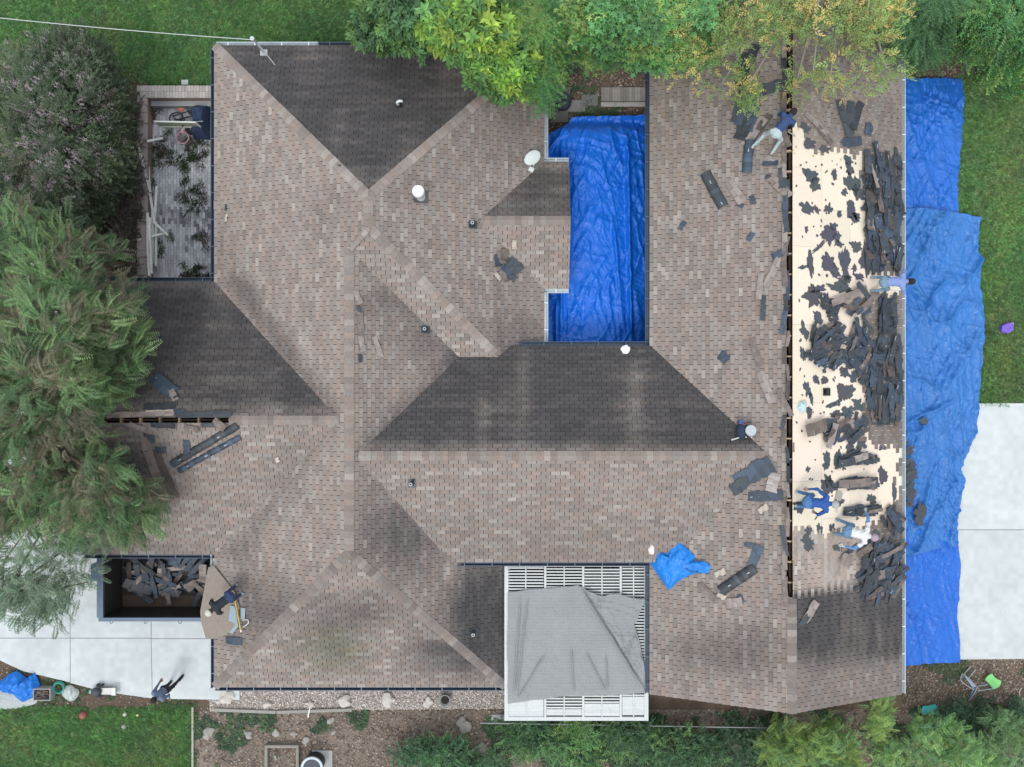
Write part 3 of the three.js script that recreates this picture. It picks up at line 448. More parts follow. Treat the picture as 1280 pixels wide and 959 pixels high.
// ---------- trees and shrubs ----------
function leafBlade(g, o, d, s, L, w, k, fold2 = 0.25) {                   // one folded leaf from o along d, s = side direction
  const n = s.clone().cross(d).normalize(), m = o.clone().addScaledVector(d, L * 0.48), e = o.clone().addScaledVector(d, L).addScaledVector(n, -L * 0.12);
  const a = m.clone().addScaledVector(s, w / 2).addScaledVector(n, w * fold2), b = m.clone().addScaledVector(s, -w / 2).addScaledVector(n, w * fold2), c = C(k, k, k);
  g.tri(o, a, e, c); g.tri(o, e, b, c);
}
const SPRIG = {
  oval(seed, n = 11, L = 0.085, W0 = 0.045, len = 0.32) { const R = rng(seed), g = new GB(); for (let i = 0; i < n; i++) { const t = (i + 0.5) / n, sd = i % 2 ? 1 : -1, d = V(0.55 + 0.5 * t, (R() - 0.3) * 0.7, sd * (1 - 0.6 * t) * (0.6 + 0.5 * R())).normalize(), s = V(0, 1, 0).cross(d).normalize().add(V(0, (R() - 0.5) * 0.9, 0)).normalize(); leafBlade(g, V(t * len, -0.08 * t * t, 0), d, s, L * (0.7 + 0.6 * R()), W0 * (0.8 + 0.4 * R()), 0.75 + 0.5 * R()); } return g.geo(); },
  fern(seed) { const R = rng(seed), g = new GB(), n = 12, len = 0.56; for (let i = 0; i < n; i++) for (const sd of [-1, 1]) { const t = (i + 0.3) / n, o = V(t * len, 0.08 * Math.sin(t * 2.6) - 0.14 * t * t, 0), d = V(0.35, -0.12 - 0.2 * R(), sd).normalize(), s = V(1, 0.25, 0.1 * sd).normalize(); leafBlade(g, o, d, s, 0.125 * Math.sin(0.5 + 2.3 * t) * (0.85 + 0.3 * R()), 0.046, 0.75 + 0.5 * R(), 0.15); } return g.geo(); },
  whorl(seed) { const R = rng(seed), g = new GB(); for (let i = 0; i < 9; i++) { const a = i * 2.4, e = i < 5 ? 0.05 : 0.5, d = V(Math.cos(a), e + 0.2 * R(), Math.sin(a)).normalize(), s = V(-Math.sin(a), (R() - 0.5) * 0.5, Math.cos(a)).normalize(); leafBlade(g, V(0, i * 0.008, 0), d, s, 0.21 * (0.75 + 0.4 * R()), 0.115, 0.75 + 0.5 * R()); } return g.geo(); },
  star(seed) { const R = rng(seed), g = new GB(); for (let k = 0; k < 4; k++) { const o = V(k * 0.1, (R() - 0.5) * 0.1, (k % 2 ? 1 : -1) * 0.1), tilt = spin(R, 0.9), c = 0.75 + 0.5 * R(); for (let i = 0; i < 5; i++) { const a = (i - 2) * 0.95, d = V(Math.cos(a), -0.1, Math.sin(a)).applyQuaternion(tilt), s = V(-Math.sin(a), 0, Math.cos(a)).applyQuaternion(tilt); leafBlade(g, o, d.normalize(), s.normalize(), 0.13 - Math.abs(i - 2) * 0.018, 0.05, c, 0.1); } } return g.geo(); },
  narrow(seed) { return SPRIG.oval(seed, 7, 0.12, 0.05, 0.3); },
  fine(seed) { return SPRIG.oval(seed, 18, 0.085, 0.022, 0.42); },
  plume(seed) { const R = rng(seed), g = new GB(); for (let i = 0; i < 16; i++) { const a = R() * 6.28, t = R(), d = V(Math.cos(a), 0.9 + R(), Math.sin(a)).normalize(); leafBlade(g, V(0.04 * Math.cos(a), t * 0.22, 0.04 * Math.sin(a)), d, V(-Math.sin(a), 0, Math.cos(a)), 0.06 * (1.3 - t), 0.03, 0.8 + 0.4 * R()); } return g.geo(); },
};
const GEO = {}; const sprig = (kind, v) => GEO[kind + v] || (GEO[kind + v] = SPRIG[kind](700 + v * 13));
// o: base [px,py], r trunk radius, blobs [[px,py,rx,ry,h0,h1,clumps,sprigsPerClump,clumpRadius]], kind, scale, tones, extra(second sprig kind)
function tree(name, label, category, group, o) {
  const R = rng(o.seed), b = W(o.base[0], o.base[1]), t = thing(name, label, category, [b.x, 0, b.z], group), lists = [[], []], ends = [];
  const topH = Math.max(...o.blobs.map(q => q[5])), axis = V(0, 0, 0);
  let tot = 0; for (const q of o.blobs) { const c = W(q[0], q[1], (q[4] + q[5]) / 2); axis.addScaledVector(c, q[6]); tot += q[6]; } axis.multiplyScalar(1 / tot);
  for (const [px, py, rx, ry, h0, h1, nc, ns, cr] of o.blobs) for (let i = 0; i < nc; i++) {
    const a = R() * 6.283, u = Math.pow(R(), 0.55), dome = Math.sqrt(Math.max(0, 1 - u * u * 0.92)), hh = lerp(h0, lerp(h0, h1, dome), 0.25 + 0.75 * Math.pow(R(), 0.6)), c = W(px + Math.cos(a) * rx * u, py + Math.sin(a) * ry * u, hh);
    ends.push(c); const tone = o.tones[Math.floor(R() * o.tones.length)], hue = 0.78 + 0.44 * R();
    for (let k = 0; k < ns; k++) {
      const d = V(R() - 0.5, (R() - 0.5) * 0.7, R() - 0.5).normalize().multiplyScalar(cr * (0.35 + 0.75 * R())), p = c.clone().add(d), out = p.clone().sub(axis).setY(0).normalize().multiplyScalar(o.out ?? 0.8).add(V((R() - 0.5) * 1.5, 0.25 + (R() - 0.5) * 0.8, (R() - 0.5) * 1.5)).normalize();
      const side = V(0, 1, 0).cross(out).normalize().multiplyScalar(-1), up = side.clone().cross(out).negate().normalize(); if (up.y < 0) up.negate();
      const z = out.clone().cross(up).normalize(), q = new THREE.Quaternion().setFromRotationMatrix(new THREE.Matrix4().makeBasis(out, up, z)); q.multiply(new THREE.Quaternion().setFromAxisAngle(V(1, 0, 0), (R() - 0.5) * 1.3));
      const second = o.extra && R() < o.extra.share, tn = second ? o.extra.tones[Math.floor(R() * o.extra.tones.length)] : R() < 0.25 ? o.tones[Math.floor(R() * o.tones.length)] : tone, kk = hue * (0.8 + 0.4 * R());
      lists[second ? 1 : 0].push([p.sub(t.position), second ? spin(R, 0.8) : q, (second ? o.extra.scale : o.scale) * (0.75 + 0.5 * R()), C(tn[0] * kk, tn[1] * kk, tn[2] * kk)]);
    }
  }
  const bark = o.bark || C(0.17, 0.135, 0.11), fork = V((axis.x - b.x) * 0.25, topH * (o.forkAt ?? 0.35), (axis.z - b.z) * 0.25);
  part('trunk', tube([V(0, -0.05, 0), V(fork.x * 0.4 + 0.05, fork.y * 0.5, fork.z * 0.4), fork], o.r, o.r * 0.7, 9, bark), MAT.bark, t);
  const nb = Math.min(o.limbs ?? 9, ends.length); for (let i = 0; i < nb; i++) { const e = ends[Math.floor((i + 0.5) / nb * ends.length)].clone().sub(t.position), m = fork.clone().lerp(e, 0.5).add(V((R() - 0.5) * 0.4, 0.25, (R() - 0.5) * 0.4)); part('limb', tube([fork.clone().add(V(0, -0.08, 0)), m, e], o.r * 0.5, o.r * 0.1 + 0.006, 6, bark), MAT.bark, t); }
  const cw = scatter('crown', sprig(o.kind, o.seed % 3), MAT.leaf, lists[0]); t.add(cw);
  if (lists[1].length) t.add(scatter(o.extra.name, sprig(o.extra.kind, 1), MAT.leaf, lists[1]));
  return t;
}
const G = { dull: [[0.089, 0.140, 0.071], [0.109, 0.160, 0.085], [0.076, 0.121, 0.064], [0.143, 0.179, 0.092]], fern: [[0.15, 0.27, 0.11], [0.12, 0.23, 0.09], [0.2, 0.31, 0.12], [0.2, 0.185, 0.12], [0.11, 0.19, 0.085], [0.17, 0.29, 0.11], [0.24, 0.22, 0.14]], lime: [[0.309, 0.503, 0.092], [0.221, 0.419, 0.101], [0.397, 0.537, 0.101], [0.160, 0.334, 0.111]], mid: [[0.120, 0.277, 0.115], [0.147, 0.329, 0.124], [0.103, 0.224, 0.105]], green: [[0.134, 0.351, 0.120], [0.186, 0.436, 0.120], [0.116, 0.283, 0.111], [0.291, 0.436, 0.120]], autumn: [[0.24, 0.36, 0.11], [0.19, 0.32, 0.09], [0.29, 0.4, 0.12], [0.55, 0.47, 0.15], [0.21, 0.33, 0.11], [0.27, 0.36, 0.12], [0.52, 0.42, 0.16]], dark: [[0.077, 0.169, 0.090], [0.097, 0.196, 0.099], [0.069, 0.141, 0.080]], fresh: [[0.239, 0.436, 0.138], [0.186, 0.368, 0.147], [0.309, 0.469, 0.156], [0.151, 0.317, 0.138]], purple: [[0.143, 0.088, 0.092], [0.109, 0.075, 0.078], [0.170, 0.121, 0.106], [0.089, 0.088, 0.071], [0.123, 0.127, 0.085]] };
tree('flowering_shrub', 'large dull green shrub with mauve faded blossom beside the walled patio', 'shrub', null, { seed: 11, base: [70, 215], r: 0.11, kind: 'oval', scale: 1, tones: G.dull, limbs: 12, forkAt: 0.2,
  blobs: [[72, 120, 72, 78, 1.2, 4.2, 95, 42, 0.42], [60, 215, 90, 80, 1.2, 4.6, 105, 42, 0.42], [20, 280, 70, 60, 1.2, 4.2, 55, 40, 0.42], [115, 180, 42, 95, 0.8, 3.2, 60, 40, 0.38]], extra: { name: 'blossom', kind: 'plume', share: 0.17, scale: 1.25, tones: [[0.42, 0.35, 0.38], [0.36, 0.3, 0.31], [0.5, 0.42, 0.45]] } });
tree('purple_shrub', 'dark purple leaved shrub growing along the patio wall', 'shrub', null, { seed: 12, base: [150, 240], r: 0.06, kind: 'oval', scale: 0.8, tones: G.purple, limbs: 8, forkAt: 0.2, out: 0.3, blobs: [[146, 150, 24, 50, 0.3, 1.8, 40, 38, 0.34], [148, 220, 24, 60, 0.3, 1.7, 50, 38, 0.34], [150, 300, 19, 50, 0.3, 1.6, 50, 38, 0.32]] });
tree('feathery_tree', 'large tree with feathery fern-like foliage overhanging the west wing', 'tree', null, { seed: 13, base: [40, 520], r: 0.2, kind: 'fern', scale: 0.95, tones: G.fern, limbs: 16, forkAt: 0.4, out: 0.55,
  blobs: [[50, 330, 82, 62, 4.2, 6.4, 48, 24, 0.52], [85, 415, 84, 70, 4.4, 7.2, 62, 24, 0.52], [50, 480, 80, 80, 4.4, 7.4, 46, 24, 0.52], [140, 440, 40, 50, 4.3, 5.4, 30, 22, 0.42], [20, 560, 60, 70, 4.4, 7.0, 36, 22, 0.52], [110, 610, 62, 62, 4.2, 6.0, 38, 22, 0.48], [162, 630, 34, 34, 4.0, 5.2, 22, 20, 0.4], [50, 640, 60, 30, 4.0, 6.0, 14, 18, 0.5]], extra: { name: 'flower_tuft', kind: 'plume', share: 0.02, scale: 0.5, tones: [[0.7, 0.72, 0.66]] } });
tree('feathery_tree', 'thin grey green feathery tree through which the west driveway shows', 'tree', null, { seed: 14, base: [20, 745], r: 0.12, kind: 'fern', scale: 0.8, tones: [[0.2, 0.3, 0.19], [0.25, 0.33, 0.23], [0.17, 0.25, 0.16]], limbs: 14, forkAt: 0.35, out: 0.5, blobs: [[35, 690, 76, 58, 2.6, 5.0, 40, 10, 0.55], [20, 735, 62, 36, 2.4, 4.2, 22, 11, 0.5], [88, 700, 40, 44, 2.6, 4.0, 14, 10, 0.45], [70, 742, 44, 32, 2.4, 3.8, 15, 11, 0.45]] });
tree('broadleaf_tree', 'lime green broad leaved tree overhanging the north roof slope', 'tree', null, { seed: 15, base: [600, 5], r: 0.16, kind: 'whorl', scale: 1.1, tones: G.lime, limbs: 13, out: 0.6, blobs: [[590, 20, 60, 50, 4.2, 6.8, 52, 26, 0.42], [625, 70, 46, 40, 3.9, 5.6, 34, 24, 0.4], [640, 102, 26, 20, 3.8, 4.8, 15, 22, 0.34], [560, 50, 24, 22, 3.8, 5.2, 14, 22, 0.36]] });
tree('broadleaf_tree', 'mid green broad leaved tree with tan buds at the edge of the north lawn', 'tree', null, { seed: 16, base: [505, -10], r: 0.13, kind: 'whorl', scale: 1.05, tones: [[0.13, 0.28, 0.1], [0.11, 0.24, 0.1], [0.18, 0.32, 0.1]], limbs: 9, out: 0.6, blobs: [[510, 5, 58, 38, 3.4, 6, 44, 24, 0.42], [470, 40, 26, 20, 3.2, 4.4, 13, 22, 0.34], [525, 45, 30, 18, 3.2, 4.6, 14, 22, 0.34]], extra: { name: 'bud', kind: 'plume', share: 0.03, scale: 0.6, tones: [[0.36, 0.3, 0.18]] } });
tree('weeping_tree', 'fine leaved drooping tree at the corner of the courtyard', 'tree', null, { seed: 17, base: [690, 20], r: 0.12, kind: 'fine', scale: 1, tones: G.green, limbs: 10, out: 0.5, blobs: [[672, 30, 40, 36, 3.5, 6, 44, 30, 0.42], [678, 85, 20, 42, 3.2, 5, 34, 28, 0.32], [735, 40, 40, 40, 2.2, 4.2, 30, 26, 0.42], [655, 5, 50, 25, 3.6, 6.5, 26, 28, 0.45]] });
tree('star_leaf_tree', 'bright green tree with star shaped leaves behind the courtyard', 'tree', null, { seed: 18, base: [790, -15], r: 0.17, kind: 'star', scale: 1.05, tones: G.green, limbs: 13, out: 0.6, blobs: [[785, 15, 75, 32, 4.2, 7, 72, 26, 0.45], [845, 45, 42, 28, 3.8, 5.4, 32, 25, 0.4], [765, 55, 34, 20, 3.4, 4.8, 16, 22, 0.36], [830, 5, 70, 25, 4.4, 7, 30, 25, 0.45]] });
tree('yellowing_tree', 'sparse pale branched tree with yellowing leaves over the ridge of the right wing', 'tree', null, { seed: 19, base: [1000, -40], r: 0.17, bark: C(0.36, 0.33, 0.29), kind: 'narrow', scale: 0.95, tones: G.autumn, limbs: 22, forkAt: 0.55, out: 0.25, blobs: [[930, 20, 95, 32, 5, 7, 44, 11, 0.45], [890, 70, 55, 40, 4.8, 6, 20, 6, 0.42], [1030, 25, 95, 35, 5, 7.2, 40, 11, 0.45], [1060, 80, 66, 40, 4.8, 6.2, 30, 6, 0.42], [935, 105, 13, 30, 4.8, 5.4, 9, 12, 0.26], [1090, 15, 50, 25, 5, 7, 22, 13, 0.42], [1000, 100, 40, 20, 4.8, 5.6, 8, 6, 0.36]] });
tree('round_bush', 'deep green bush beyond the corner of the right wing', 'shrub', null, { seed: 20, base: [1150, 15], r: 0.09, kind: 'fine', scale: 1.05, tones: G.mid, limbs: 9, forkAt: 0.25, blobs: [[1135, 35, 55, 40, 1.0, 4.2, 66, 30, 0.45], [1170, 0, 60, 30, 1.5, 5, 44, 28, 0.45], [1110, 15, 40, 30, 1.8, 5, 30, 28, 0.45]] });
tree('round_bush', 'fresh green bush at the top corner of the right lawn', 'shrub', null, { seed: 21, base: [1245, 30], r: 0.09, kind: 'oval', scale: 1.2, tones: G.green, limbs: 9, forkAt: 0.25, blobs: [[1240, 30, 55, 40, 0.8, 4, 66, 32, 0.45], [1258, 72, 38, 32, 0.4, 2.2, 34, 30, 0.4], [1210, 0, 60, 30, 1.2, 4.6, 40, 28, 0.45], [1300, 30, 50, 50, 1, 4, 30, 28, 0.45]] });
const BUSH = [
  ['dark leafy bush beside the sunken timber frame', [...G.dark, ...G.mid], 'oval', 22, [[555, 948, 62, 24, 0.2, 1.1, 42, 26, 0.32]]], ['bright green bush close to the pergola corner', G.fresh, 'oval', 23, [[728, 915, 20, 15, 0.3, 1.3, 14, 28, 0.3]]],
  ['mid green bush in front of the pergola beam', [...G.mid, ...G.fresh, ...G.dark], 'oval', 24, [[668, 912, 36, 15, 0.2, 1.0, 21, 26, 0.32], [700, 940, 50, 24, 0.2, 1.0, 24, 24, 0.34]]], ['spreading green bush below the grey fence rail', [[0.09, 0.2, 0.09], [0.13, 0.26, 0.1], [0.07, 0.15, 0.075], [0.17, 0.31, 0.11]], 'oval', 25, [[790, 920, 46, 20, 0.2, 1.2, 32, 26, 0.33], [850, 938, 50, 24, 0.2, 1.3, 35, 26, 0.35]]],
  ['big yellow green feathery bush below the gable end of the right wing', [[0.248, 0.388, 0.094], [0.192, 0.346, 0.122], [0.318, 0.430, 0.108], [0.164, 0.290, 0.122]], 'fern', 26, [[1010, 940, 56, 36, 0.8, 2.9, 62, 22, 0.4], [1020, 975, 60, 30, 0.8, 2.8, 24, 20, 0.4]]], ['small upright bush with yellow tips at the gable corner', [[0.276, 0.402, 0.108], [0.178, 0.318, 0.108]], 'fern', 27, [[1096, 892, 15, 24, 0.6, 2.2, 18, 15, 0.26]]],
  ['slender bush with feathery leaves near the teal seat', G.fresh, 'fern', 28, [[1165, 925, 30, 26, 0.5, 2.2, 22, 18, 0.34], [1110, 945, 22, 22, 0.3, 1.4, 10, 14, 0.3]]], ['feathery bush between the teal seat and the corner of the plot', G.fresh, 'fern', 29, [[1205, 942, 32, 26, 0.5, 2.2, 24, 18, 0.34]]],
  ['pale tipped feathery bush in the far corner of the plot', [[0.234, 0.374, 0.150], [0.178, 0.318, 0.136]], 'fern', 30, [[1250, 930, 24, 34, 0.4, 1.9, 22, 18, 0.34], [1290, 950, 30, 30, 0.4, 2, 13, 18, 0.34]]], ['dark shrub mass behind the feathery bushes', G.dark, 'oval', 31, [[1225, 895, 60, 14, 0.1, 0.6, 27, 22, 0.3], [940, 925, 40, 22, 0.1, 0.7, 21, 22, 0.32]]],
];
for (const [label, tones, kind, seed, blobs] of BUSH) tree('bush', label, 'bush', null, { seed, base: [blobs[0][0], blobs[0][1]], r: 0.035, kind, scale: kind === 'fern' ? 0.65 : 1, tones, limbs: 6, forkAt: 0.15, out: 0.15, blobs });
{ // leaves that fell on the right wing
  const R = rng(301), g = new GB(); leafBlade(g, V(-0.5, 0, 0), V(1, 0, 0), V(0, 0, 1), 1, 0.5, 1); const L = [];
  for (let i = 0; i < 420; i++) { const px = lerp(815, 1120, R()), py = 30 + 190 * Math.pow(R(), 1.5), q = onRoof(px, py), s = 0.05 + 0.06 * R(), t = [[0.5, 0.4, 0.14], [0.45, 0.3, 0.12], [0.55, 0.5, 0.3], [0.3, 0.2, 0.1]][Math.floor(R() * 4)]; L.push([q.p.add(V(0, 0.018, 0)), spin(R, 0.4), s, C(...t)]); }
  const im = scatter('fallen_leaves', g.geo(), MAT.leaf, L); tag(im, 'yellow fallen leaves sprinkled on the right wing roof', 'leaves'); scene.add(im);
}
// ---------- loose roofing: shingle strips, felt scraps ----------
function stripGeo(len, wid, bend, seed, tabsCut, curl = 0) {              // a torn strip with thickness: bent along its length, ragged or tabbed long edge
  const R = rng(seed), g = new GB(), n = 6, th = 0.007, row = [], base = C(1, 1, 1);
  for (let i = 0; i <= n; i++) { const t = i / n - 0.5, x = t * len, y = bend * (0.25 - t * t) * 4 + curl * Math.max(0, t) * Math.max(0, t) * 4 + 0.006 * R(), e0 = (R() - 0.5) * 0.05, e1 = (R() - 0.5) * 0.05; row.push([V(x, y + 0.012 * R(), -wid / 2 + e0), V(x + (R() - 0.5) * 0.02, y + 0.006, 0), V(x, y + 0.012 * R(), wid / 2 + e1)]); }
  for (let i = 0; i < n; i++) for (let j = 0; j < 2; j++) {
    const [a, b, c, d] = [row[i][j], row[i + 1][j], row[i + 1][j + 1], row[i][j + 1]], k = 0.82 + 0.36 * R(), col = C(k, k, k * 1.03), dn = v => v.clone().setY(v.y - th);
    if (tabsCut && j === 1 && i % 2 === 1) { const s = 0.1; g.quad(a, d, c.clone().lerp(d, s), b.clone().lerp(a, s), col); } else g.quad(a, d, c, b, col);
    if (j === 0) g.quad(a, b, dn(b), dn(a), base); else g.quad(d, c, dn(c), dn(d), base);
  }
  g.quad(row[0][0], row[0][2], row[0][2].clone().setY(row[0][2].y - th), row[0][0].clone().setY(row[0][0].y - th), base); g.quad(row[n][0], row[n][2], row[n][2].clone().setY(row[n][2].y - th), row[n][0].clone().setY(row[n][0].y - th), base);
  return g;
}
const tinted = (k, col) => { const g = k.geo(), a = g.attributes.color; for (let i = 0; i < a.count; i++) a.setXYZ(i, a.getX(i) * col[0], a.getY(i) * col[1], a.getZ(i) * col[2]); return g; };
const TINT = { dark: [[0.05, 0.062, 0.075], [0.06, 0.072, 0.085], [0.042, 0.05, 0.06]], blue: [[0.05, 0.075, 0.11], [0.06, 0.09, 0.13], [0.045, 0.065, 0.095]], tan: [[0.27, 0.22, 0.19], [0.33, 0.28, 0.25], [0.21, 0.17, 0.15]], pale: [[0.5, 0.43, 0.35], [0.42, 0.38, 0.34], [0.58, 0.5, 0.4]], brown: [[0.13, 0.1, 0.085], [0.1, 0.08, 0.07], [0.17, 0.135, 0.115]] };
const stripCache = {};
function stripMesh(kind, size, v) { const key = kind + size + v; if (!stripCache[key]) { const [L, w, b, c] = { long: [0.92, 0.3, 0.03, 0.03], short: [0.5, 0.24, 0.035, 0.05], bit: [0.27, 0.15, 0.02, 0.02], lath: [0.8, 0.1, 0.012, 0.02], slim: [0.98, 0.15, 0.02, 0.03] }[size]; stripCache[key] = tinted(stripGeo(L, w, b, 500 + v * 7 + size.length, size !== 'bit' && v % 2 === 0, c * (v % 3)), TINT[kind][v % 3]); } return stripCache[key]; }
const tape = (() => { const g = new GB(); g.abox(-0.36, 0.36, 0.012, 0.0145, -0.009, 0.009, C(0.62, 0.66, 0.68)); return g.geo(); })();
const NAMES = { dark: 'black', blue: 'blue-grey', tan: 'tan', pale: 'pale', brown: 'brown' };
function lay(mesh, at, ang, lift, R, tilt = 0.06) {                         // rest a piece on a roof plane at plan angle ang (degrees, image sense)
  const f = at.f, d = V(Math.cos(ang * Math.PI / 180), 0, Math.sin(ang * Math.PI / 180)); d.y = -(f.N.x * d.x + f.N.z * d.z) / f.N.y; d.normalize();
  const z = d.clone().cross(f.N).normalize(); mesh.quaternion.setFromRotationMatrix(new THREE.Matrix4().makeBasis(d, f.N, z)); mesh.quaternion.multiply(new THREE.Quaternion().setFromEuler(new THREE.Euler((R() - 0.5) * tilt, 0, (R() - 0.5) * tilt)));
  mesh.position.copy(at.p).addScaledVector(f.N, 0.018 + lift); return mesh;
}
const RD = rng(404);
function strip(px, py, ang, kind, size, label, group, lift = 0, sx = 1, sz = 1, taped = false) {
  const v = Math.floor(RD() * 6), m = shadows(new THREE.Mesh(stripMesh(kind, size, v), MAT.debris)); m.name = numbered(size === 'bit' ? 'shingle_scrap' : 'shingle_strip'); scene.add(m); lay(m, onRoof(px, py, lift), ang, lift, RD, lift > 0.03 ? 0.3 : 0.05); m.scale.set(sx, 1, sz); tag(m, label, 'shingle', group);
  if (taped) { const t = part('tape', tape, MAT.white, m); t.position.set((RD() - 0.5) * 0.1, 0.008, (RD() - 0.5) * 0.18); }
  return m;
}
// pieces set down one by one where the photograph shows them: px, py, angle, kind, size, length and width factors
const PICK = [
  [205, 482, 35, 'blue', 'long', 1, 1.4], [216, 492, 60, 'tan', 'short', 1.1, 0.8], [218, 494, 48, 'blue', 'bit', 1, 1], [189, 572, 82, 'tan', 'long', 1.6, 1.0], [207, 592, 75, 'brown', 'long', 1.9, 1.0], [187, 547, 10, 'dark', 'short', 0.7, 1], [201, 562, 5, 'dark', 'short', 0.7, 0.9], [234, 558, 90, 'blue', 'short', 0.9, 0.9], [187, 609, 50, 'tan', 'bit', 1.4, 0.9],
  [200, 509, 0, 'dark', 'long', 1.1, 0.7], [200, 518, 0, 'tan', 'long', 1, 0.5], [158, 519, -3, 'tan', 'long', 1.3, 0.6], [200, 514, 0, 'pale', 'lath', 1.1, 1], [255, 519, -1, 'dark', 'long', 1.9, 0.6], [225, 516, 0, 'blue', 'bit', 1, 1.3], [240, 535, 10, 'tan', 'short', 1, 0.8], [150, 537, -25, 'tan', 'short', 1, 0.8], [275, 530, 35, 'tan', 'short', 0.9, 1], [262, 531, 0, 'dark', 'short', 1, 0.6], [205, 531, 0, 'dark', 'short', 1.6, 0.7], [172, 533, 25, 'tan', 'short', 1, 0.7],
  [447, 372, 70, 'tan', 'short', 0.9, 0.7], [450, 400, 88, 'tan', 'long', 0.9, 0.6], [452, 430, 80, 'tan', 'short', 1, 0.7], [450, 448, 90, 'dark', 'bit', 1, 0.8], [472, 434, 72, 'tan', 'long', 0.75, 0.55], [449, 387, 60, 'dark', 'bit', 0.8, 0.8],
  [640, 334, 45, 'dark', 'short', 1.1, 1.2], [626, 322, 75, 'tan', 'short', 0.9, 0.9], [622, 326, 85, 'blue', 'short', 0.8, 1], [630, 318, 100, 'brown', 'short', 0.8, 1], [634, 341, 60, 'blue', 'short', 1, 1], [628, 344, 70, 'tan', 'short', 0.8, 0.8], [645, 330, 40, 'dark', 'long', 0.6, 0.7], [622, 346, 50, 'pale', 'bit', 1.1, 0.9], [643, 306, 92, 'pale', 'bit', 1.1, 1], [638, 345, 45, 'dark', 'short', 0.8, 0.7],
  [920, 240, 62, 'tan', 'long', 0.95, 0.9], [926, 257, 50, 'blue', 'bit', 0.7, 0.8], [853, 282, -55, 'blue', 'bit', 1.1, 1.1], [941, 250, 80, 'dark', 'bit', 1, 1.1], [938, 296, -60, 'blue', 'bit', 1, 1.1], [970, 287, 0, 'blue', 'long', 0.85, 1.2], [975, 318, -20, 'blue', 'short', 1, 1], [905, 446, 40, 'blue', 'bit', 1.2, 2], [958, 484, 70, 'tan', 'long', 1.15, 0.8], [966, 340, -65, 'tan', 'long', 1.1, 0.7], [950, 358, 95, 'tan', 'long', 0.9, 0.6], [972, 355, -60, 'tan', 'long', 1, 0.6], [954, 385, 92, 'dark', 'short', 1.6, 0.7], [945, 440, 75, 'tan', 'long', 1, 0.6], [968, 372, 95, 'brown', 'long', 0.9, 0.7], [963, 205, 5, 'blue', 'short', 0.9, 0.6], [968, 208, -30, 'tan', 'short', 0.9, 0.7], [975, 233, 50, 'tan', 'long', 1, 0.9], [978, 223, 88, 'dark', 'short', 1.3, 1], [962, 222, 20, 'dark', 'bit', 0.9, 1],
  [940, 594, -33, 'blue', 'long', 1.2, 2.4], [930, 604, -33, 'dark', 'long', 1, 1.5], [948, 588, -30, 'blue', 'long', 1, 1.8], [957, 620, -6, 'blue', 'long', 1.15, 1], [966, 603, 100, 'pale', 'short', 1.2, 1.4], [954, 636, -35, 'pale', 'bit', 1.2, 1.2], [943, 698, -70, 'blue', 'long', 1, 0.9], [885, 740, 45, 'tan', 'short', 1.4, 0.8], [918, 753, -15, 'tan', 'short', 1, 1.2], [926, 748, 60, 'blue', 'bit', 1, 1], [900, 716, -25, 'pale', 'bit', 1.3, 1.2], [937, 681, 0, 'blue', 'bit', 1.2, 0.9], [902, 745, 30, 'pale', 'bit', 1, 1],
  [925, 128, 105, 'dark', 'long', 1.4, 0.8], [930, 136, 108, 'blue', 'long', 1.2, 0.7], [942, 142, 104, 'blue', 'long', 1.3, 0.9], [938, 150, 112, 'dark', 'long', 1.2, 0.8], [932, 152, 110, 'dark', 'long', 1.3, 1.2], [943, 165, -55, 'tan', 'long', 1.1, 0.9], [963, 110, -5, 'dark', 'long', 0.8, 1.2], [952, 158, -55, 'brown', 'long', 0.9, 0.8], [930, 88, 100, 'dark', 'long', 1.2, 1.4], [940, 70, 110, 'dark', 'short', 1.4, 1.2], [966, 200, 20, 'tan', 'short', 1, 0.8],
  [1054, 146, 70, 'dark', 'long', 1.2, 0.9], [1062, 150, 95, 'dark', 'long', 1.3, 1], [1070, 145, 112, 'dark', 'long', 1.1, 0.9], [1063, 178, -10, 'blue', 'short', 1.3, 1.2], [1085, 162, 95, 'blue', 'bit', 1.5, 1.8], [1020, 155, 35, 'tan', 'long', 1.1, 0.6], [1026, 165, 45, 'brown', 'long', 1.1, 0.6], [1012, 764, -55, 'tan', 'long', 0.8, 0.9], [1008, 770, -50, 'dark', 'long', 0.8, 0.7], [347, 574, 60, 'pale', 'bit', 0.6, 0.8], [293, 801, 0, 'blue', 'short', 1.3, 1], [284, 272, 90, 'pale', 'bit', 1, 0.5], [283, 260, 90, 'dark', 'bit', 0.7, 0.5],
];
function bundle(px, py, ang, len, wid, kind, label) {                     // shingles curled into a long overlapping roll, each curl a part
  const at = onRoof(px, py), t = thing('shingle_roll', label, 'shingle roll'); lay(t, at, ang, 0.0, RD, 0); const n = Math.round(len / 0.15);
  for (let i = 0; i < n; i++) { const g = new THREE.CylinderGeometry(wid / 2, wid / 2 * 0.94, len / n * 1.12, 10, 1, true, 0, Math.PI); g.rotateZ(Math.PI / 2); g.scale(1, 0.62 + 0.12 * RD(), 1); g.translate((i + 0.5) / n * len - len / 2, 0.004 * (i % 2), (RD() - 0.5) * 0.02); const c = TINT[kind][i % 3], k = 0.6 + 0.8 * RD(); part('curl', paint(g, C(c[0] * k, c[1] * k, c[2] * k)), MAT.debris, t); if (i % 5 === 2) part('tape', box(i / n * len - len / 2, i / n * len - len / 2 + 0.1, wid * 0.33, wid * 0.36, -0.012, 0.012, C(0.5, 0.55, 0.6)), MAT.white, t); }
}
